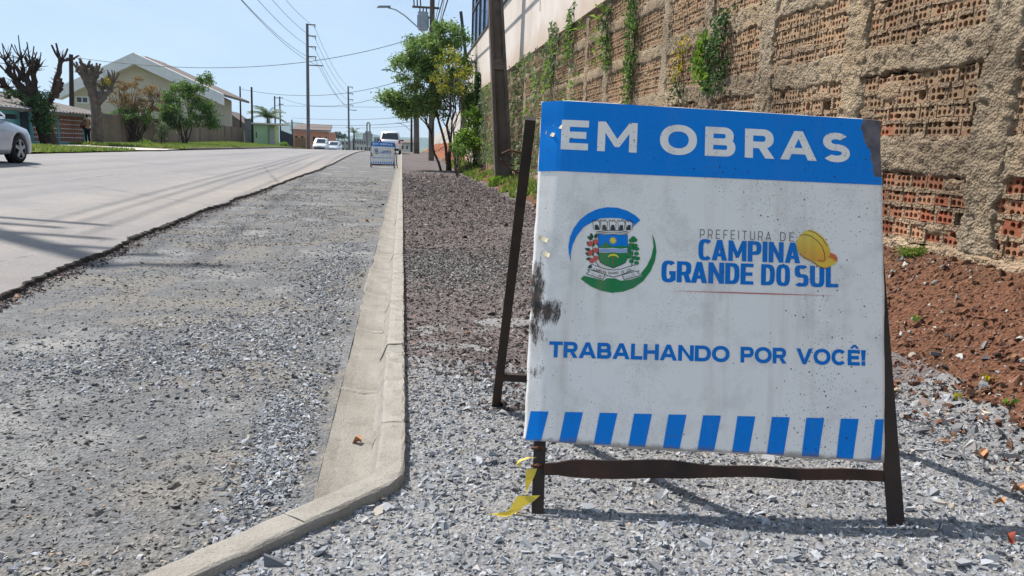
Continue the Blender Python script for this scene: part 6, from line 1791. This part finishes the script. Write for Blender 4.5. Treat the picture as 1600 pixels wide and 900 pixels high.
# far trees
for k, (px, py, Y_, rx, ry, lab) in enumerate(((528, 211, 330, 8, 5, 'dark round tree on the skyline left of the slim far pole'), (538, 214, 350, 6, 4, 'smaller dark tree next to the round skyline tree'), (604, 216, 320, 6, 5, 'dark tree on the skyline behind the white hatchback'), (517, 216, 300, 5, 4, 'low dark tree behind the oncoming cars'))):
    c = at(px, py, Y_); s_ = Y_/FPX
    rt = tag(empty('far_tree', (c.x, Y_, c.z-ry*s_*2)), lab, 'tree', 'trees on the skyline')
    crown('crown', clump_specs((c.x, Y_, c.z), (rx*s_, rx*s_, ry*s_), 14, rx*s_*.35, k+5), 900, rx*s_*.22, G_FAR, rt)
    child(MB().tube([(c.x, Y_, c.z-12), (c.x, Y_, c.z)], [.3, .15], 6).build('trunk', BARK), rt)
# palms
def palm(label, px, pyc, pyb, Y_, fr, L, nf=22, cat='tree'):
    c = at(px, pyc, Y_); b_ = at(px, pyb, Y_)
    rt = tag(empty('palm_tree', (b_.x, Y_, b_.z)), label, 'tree', 'palm trees')
    child(MB().tube(limb((b_.x, Y_, b_.z-1.5), c, 5, .02, 3), taper(.26, .18, 5), 8).build('trunk', BARK_DARK), rt)
    vs, fs = [], []
    for k in range(nf):
        a_ = 2*math.pi*k/nf+random.uniform(-.2, .2); el_ = random.uniform(-.1, 1.2); l_ = L*random.uniform(.8, 1.1)
        prev = None
        for s_ in range(9):
            f = s_/8; r_ = l_*f*math.cos(el_*(1-.4*f)); z_ = l_*f*math.sin(el_)-l_*.62*f*f*(1.0-.25*el_)
            p_ = c+Vector((math.cos(a_)*r_, math.sin(a_)*r_, z_)); sd = Vector((-math.sin(a_), math.cos(a_), 0))
            if prev is not None:
                for g in (-1, 1):
                    for h_ in (0, .5):
                        o_ = prev.lerp(p_, h_); t2 = o_+sd*g*fr*(1-.55*f)+Vector((math.cos(a_), math.sin(a_), 0))*fr*.4+Vector((0, 0, -fr*.45))
                        w2_ = (p_-prev)*.35; bb = len(vs); vs += [o_, o_+w2_, t2]; fs.append((bb, bb+1, bb+2))
            prev = p_
    child(MB().add(vs, fs).build('crown', G_PALM), rt)
palm('spreading palm tree behind the green kiosk', 419, 182, 215, 100, .55, 2.9, 30)
palm('slim windblown palm on the skyline beside the farther slim pole', 553, 206, 236, 200, .6, 2.6, 16)

# ------------------------------------------------------------------ pollarded trees and shrubs across the road
def pollard(label, base, trunk, r0, seed, limbs, stubs=7, mat=BARK_DARK):
    rt = tag(empty('pollarded_tree', base), label, 'tree', 'pollarded street trees')
    mb = MB(); r = random.Random(seed)
    mb.tube(trunk, taper(r0, r0*.62, len(trunk)-1), 9)
    for (a_, b_, ra_, rb2) in limbs:
        pts = limb(a_, b_, 6, .035, r.randint(0, 999)); mb.tube(pts, taper(ra_, rb2, 6), 7)
        b_ = Vector(b_)
        mb.tube([b_-Vector((0, 0, rb2)), b_, b_+Vector((0, 0, rb2*.9))], [rb2*1.0, rb2*1.45, rb2*.8], 7)
        for k in range(stubs):                      # short cut stubs in a fist
            d_ = Vector((r.uniform(-1, 1), r.uniform(-1, 1), r.uniform(.2, 1.3))).normalized(); l_ = r.uniform(.25, .62)*(1.5 if r0 > .4 else 1.0)
            mb.tube([b_, b_+d_*l_*.6, b_+d_*l_+Vector((0, 0, l_*.18))], [rb2*.7, rb2*.52, rb2*.44], 5)
    for (a_, b_, ra_, rb2) in limbs:
        b_ = Vector(b_)
        for k in range(9):
            d_ = Vector((r.uniform(-1, 1), r.uniform(-1, 1), r.uniform(0, 1.4))).normalized(); l_ = r.uniform(.3, .75)
            mb.tube(limb(b_, b_+d_*l_, 3, .06, r.randint(0, 9999)), [.022, .018, .014, .008], 4)
        for k in range(5):
            q_ = Vector(a_).lerp(b_, r.uniform(.2, .9)); d_ = Vector((r.uniform(-1, 1), r.uniform(-1, 1), r.uniform(.1, 1))).normalized()
            mb.tube([q_, q_+d_*r.uniform(.15, .4)], [.03, .015], 4)
    child(mb.build('trunk', mat, smooth=False), rt)
    return rt
Ya = 41.0
A = lambda px, py, dy=0: at(px, py, Ya+dy)
ba = A(80, 238); ba = Vector((ba.x, Ya, gz(ba.x, Ya)-.1))
ta = pollard('large pollarded tree with ivy on its leaning trunk in front of the teal house', ba, [ba, A(72, 208), A(62, 182), A(55, 160)], .42, 1,
  [(A(60, 175), A(25, 128), .26, .13), (A(57, 165), A(40, 120), .22, .12), (A(55, 160), A(52, 112), .20, .11), (A(64, 180), A(84, 148), .24, .18), (A(84, 148), A(95, 95), .17, .10), (A(60, 170), A(12, 138), .22, .12), (A(40, 125), A(33, 92), .10, .05), (A(52, 115), A(48, 100), .09, .06), (A(50, 150), A(10, 112), .14, .07), (A(25, 130), A(8, 95), .10, .05), (A(52, 118), A(60, 105), .08, .05), (A(38, 128), A(22, 100), .09, .05)], 6)
spA = []
for (px, py, rx, ry) in ((72, 165, 14, 16), (80, 185, 12, 14), (62, 150, 14, 10), (75, 200, 10, 10), (45, 160, 14, 8), (20, 148, 16, 7), (62, 188, 8, 10)):
    c = A(px, py, -.3); s_ = Ya/FPX; spA += clump_specs((c.x, c.y, c.z), (rx*s_, .5, ry*s_), 9, .22, px*3+py)
crown('ivy', spA, 2600, .13, G2, ta)
Yb = 45.0
A2 = lambda px, py, dy=0: at(px, py, Yb+dy)
bb_ = A2(153, 231); bb_ = Vector((bb_.x, Yb, gz(bb_.x, Yb)-.1))
t2_ = pollard('pollarded grey-trunked tree with two fists of cut stubs by the boundary wall', bb_, [bb_, A2(152, 205), A2(151, 178), A2(148, 155), A2(144, 138)], .33, 2,
  [(A2(146, 150), A2(136, 120), .26, .18), (A2(144, 142), A2(144, 122), .24, .17), (A2(151, 165), A2(172, 141), .17, .12), (A2(146, 146), A2(127, 114), .18, .13), (A2(152, 160), A2(160, 140), .12, .07), (A2(172, 141), A2(178, 128), .10, .07), (A2(138, 122), A2(133, 108), .15, .12), (A2(146, 128), A2(150, 118), .15, .12)], 11, BARK_GREY)
c = A2(168, 128, -.2); crown('sprouts', clump_specs((c.x, c.y, c.z), (.25, .25, .2), 5, .12, 3), 160, .10, G_YEL, t2_)['kind'] = 'stuff'
def bush(label, px, py, Y_, rx, ry, n, mat, sz, seed, stems=8, base_py=229, sub=.30, name='shrub', extra=()):
    c = at(px, py, Y_); s_ = Y_/FPX; b_ = at(px, base_py, Y_); gzz = gz(b_.x, Y_)+.08
    rt = tag(empty(name, (b_.x, Y_, gzz)), label, 'tree' if 'tree' in name else 'shrub')
    mb = MB(); r = random.Random(seed)
    for k in range(stems):
        e = Vector((c.x+r.uniform(-.75, .75)*rx*s_, Y_+r.uniform(-.8, .8), c.z+r.uniform(-.3, .7)*ry*s_))
        p0 = Vector((b_.x+r.uniform(-.15, .15), Y_+r.uniform(-.15, .15), gzz-.1)); pts = limb(p0, e, 6, .05, seed+k); mb.tube(pts, taper(.055, .012, 6), 5)
        for j in range(4): mb.tube(limb(pts[3+j % 3], e+Vector((r.uniform(-1, 1), r.uniform(-1, 1), r.uniform(-.3, .8)))*.5, 3, .08, seed+k*7+j), taper(.018, .006, 3), 4)
    child(mb.build('trunk', BARK), rt)
    sp = clump_specs((c.x, Y_, c.z), (rx*s_, min(rx*s_, 1.6), ry*s_), 60, sub*.62, seed)
    for (qx, qy, qrx, qry) in extra:
        e = at(qx, qy, Y_); sp += clump_specs((e.x, Y_, e.z), (qrx*s_, .6, qry*s_), 6, sub*.8, seed+qx)
    crown('crown', sp, n, sz, mat, rt)
    return rt
bush('pinkish-brown feathery shrub between the pollarded tree and the green one', 213, 152, 54, 40, 30, 7000, G_PINK, .10, 31, 14, 229, .42)
bush('lower olive growth in front of the pinkish shrub', 212, 182, 53.5, 34, 16, 2600, G1, .11, 36, 8, 229, .32)
bush('dense dark green tree over the boundary wall with one branch reaching up right', 290, 168, 60, 38, 36, 9500, G1, .16, 41, 9, 226, .55, 'leafy_tree', ((285, 190, 30, 14), (330, 190, 12, 12), (258, 185, 12, 14), (320, 122, 9, 9), (305, 135, 16, 14), (278, 140, 14, 12), (318, 175, 14, 12), (262, 165, 14, 16)))
bush('pale leafy sapling in front of the boundary wall below the green tree', 252, 207, 56, 9, 18, 700, G_GREY, .14, 51, 4, 229, .25)
bush('small round clipped shrub on the verge right of the kiosk', 443, 226, 84, 6, 3.2, 420, G_LIME, .16, 61, 3, 230, .2)
bush('low bright weeds at the foot of the pinkish shrub', 226, 224, 50, 9, 4, 260, G_LIME, .12, 66, 3, 229, .15)

# ------------------------------------------------------------------ person by the pollarded tree
def skin(name, verts, edges, radii, mat, parent, sub=2):
    me = bpy.data.meshes.new(name); me.from_pydata([Vector(v) for v in verts], edges, [])
    o = link(name, me); o.parent = parent
    sk = o.modifiers.new('skin', 'SKIN'); sk.use_smooth_shade = True
    for i_, r_ in enumerate(radii): me.skin_vertices[0].data[i_].radius = (r_, r_*.85) if not hasattr(r_, '__len__') else r_
    me.skin_vertices[0].data[0].use_root = True
    ss = o.modifiers.new('sub', 'SUBSURF'); ss.levels = sub; ss.render_levels = sub
    dg = bpy.context.evaluated_depsgraph_get(); m2 = bpy.data.meshes.new_from_object(o.evaluated_get(dg))
    o.modifiers.clear(); o.data = m2; m2.materials.clear(); m2.materials.append(mat); m2.name = name
    return o
pb = at(138, 230, 46.5)
pe = tag(empty('person', (pb.x, 46.5, gz(pb.x, 46.5)+.08), R(65)), 'person with dark hair in a patterned top and dark trousers standing by the pollarded trunk', 'person')
SKIN = simple('skin', lin(170, 122, 98), None, rough=.6); TOPM = simple('patterned_top', lin(176, 144, 108), lin(84, 52, 46), 9, .9); TRS = simple('dark_trousers', lin(34, 36, 46), None); HAIR = simple('dark_hair', lin(28, 24, 24), None); REDC = simple('red_cloth', lin(140, 44, 46), lin(110, 34, 38), 9)
V_ = [(0, 0, .86), (0, 0, 1.05), (0, .01, 1.25), (0, .01, 1.36), (0, .02, 1.43), (0, .03, 1.52), (0, .03, 1.60), (.09, 0, .80), (.10, .01, .45), (.10, -.02, .08), (.10, .12, .03), (-.09, 0, .80), (-.10, .02, .45), (-.10, -.01, .08), (-.10, .13, .03), (.17, .0, 1.32), (.23, .02, 1.07), (.14, .22, .98), (.07, .29, .99), (-.17, .0, 1.32), (-.23, .02, 1.07), (-.14, .22, .96), (-.07, .29, .97), (0, .115, 1.545)]
E_V = [(0,1),(1,2),(2,3),(3,4),(4,5),(5,6),(0,7),(7,8),(8,9),(9,10),(0,11),(11,12),(12,13),(13,14),(3,15),(15,16),(16,17),(17,18),(3,19),(19,20),(20,21),(21,22),(5,23)]
Rd = [.13, .12, .13, .10, .05, .085, .08, .085, .06, .045, .035, .085, .06, .045, .035, .055, .042, .035, .03, .055, .042, .035, .03, .018]
skin('body', V_, E_V, Rd, SKIN, pe)
def subset(idx, ex): 
    m_ = {i_: k for k, i_ in enumerate(idx)}; return [V_[i_] for i_ in idx], [(m_[a_], m_[b_]) for a_, b_ in E_V if a_ in m_ and b_ in m_], [Rd[i_]+ex for i_ in idx]
skin('top', *subset([0, 1, 2, 3, 15, 16, 19, 20], .016), TOPM, pe); skin('trousers', *subset([0, 7, 8, 9, 11, 12, 13], .014), TRS, pe)
skin('hair', [(0, -.02, 1.64), (0, -.05, 1.57), (0, -.055, 1.47)], [(0, 1), (1, 2)], [.088, .082, .06], HAIR, pe)
sb = skin('red_bundle', [(-.12, .30, .96), (0, .33, 1.0), (.12, .30, .93)], [(0, 1), (1, 2)], [.11, .14, .10], REDC, None)
sb.parent = None; sb.matrix_world = Matrix.Translation(pe.location) @ Matrix.Rotation(R(65), 4, 'Z')
tag(sb, 'red cloth bundle held in the arms of the person by the trunk', 'bundle')

# ------------------------------------------------------------------ hills and air
rid = [(-700, 214), (-100, 212), (200, 208), (380, 200), (440, 193), (465, 189), (490, 197), (520, 210), (545, 214), (568, 206), (590, 211), (625, 214), (700, 216), (1000, 222), (1700, 238)]
HL = simple('hill_forest', lin(66, 82, 62), lin(86, 98, 74), .004, .95)
xs_ = np.array([at(p_[0], p_[1], 5200).x for p_ in rid]); zs_ = np.array([at(p_[0], p_[1], 5200).z for p_ in rid])
nx_ = 160; X1 = np.linspace(xs_[0], xs_[-1], nx_); rows = 15; V = []
for r_ in range(rows):
    f = (r_-7)/7.0; yv = 5200+f*1100
    prof = np.interp(X1, xs_, zs_)*(1-abs(f)**1.5)-9*abs(f)
    prof = prof+14*(fbm(X1, X1*0+yv, .006, 3, 3)-.5)*(1-abs(f))
    V += [(x_, yv, z_-6*(abs(f) > .99)) for x_, z_ in zip(X1, prof)]
i = np.arange(rows-1)[:, None]*nx_+np.arange(nx_-1)[None, :]
tag(link('hills', np_mesh('hills', np.array(V), np.stack([i, i+1, i+nx_+1, i+nx_], -1).reshape(-1, 4), HL, True)), kind='structure')
hz_ = bpy.data.materials.new('haze_air'); hz_.use_nodes = True
hn = hz_.node_tree.nodes; hn.clear(); ho = hn.new('ShaderNodeOutputMaterial'); pv = hn.new('ShaderNodeVolumePrincipled')
pv.inputs['Density'].default_value = 0.00012; pv.inputs['Color'].default_value = (0.55, 0.76, 1.0, 1); pv.inputs['Anisotropy'].default_value = 0.2
hz_.node_tree.links.new(pv.outputs[0], ho.inputs['Volume'])
tag(MB().box((-7300, -7300, -14), (7300, 7300, 330)).build('haze', hz_), 'pale blue air fading the far hills', 'haze', kind='stuff')
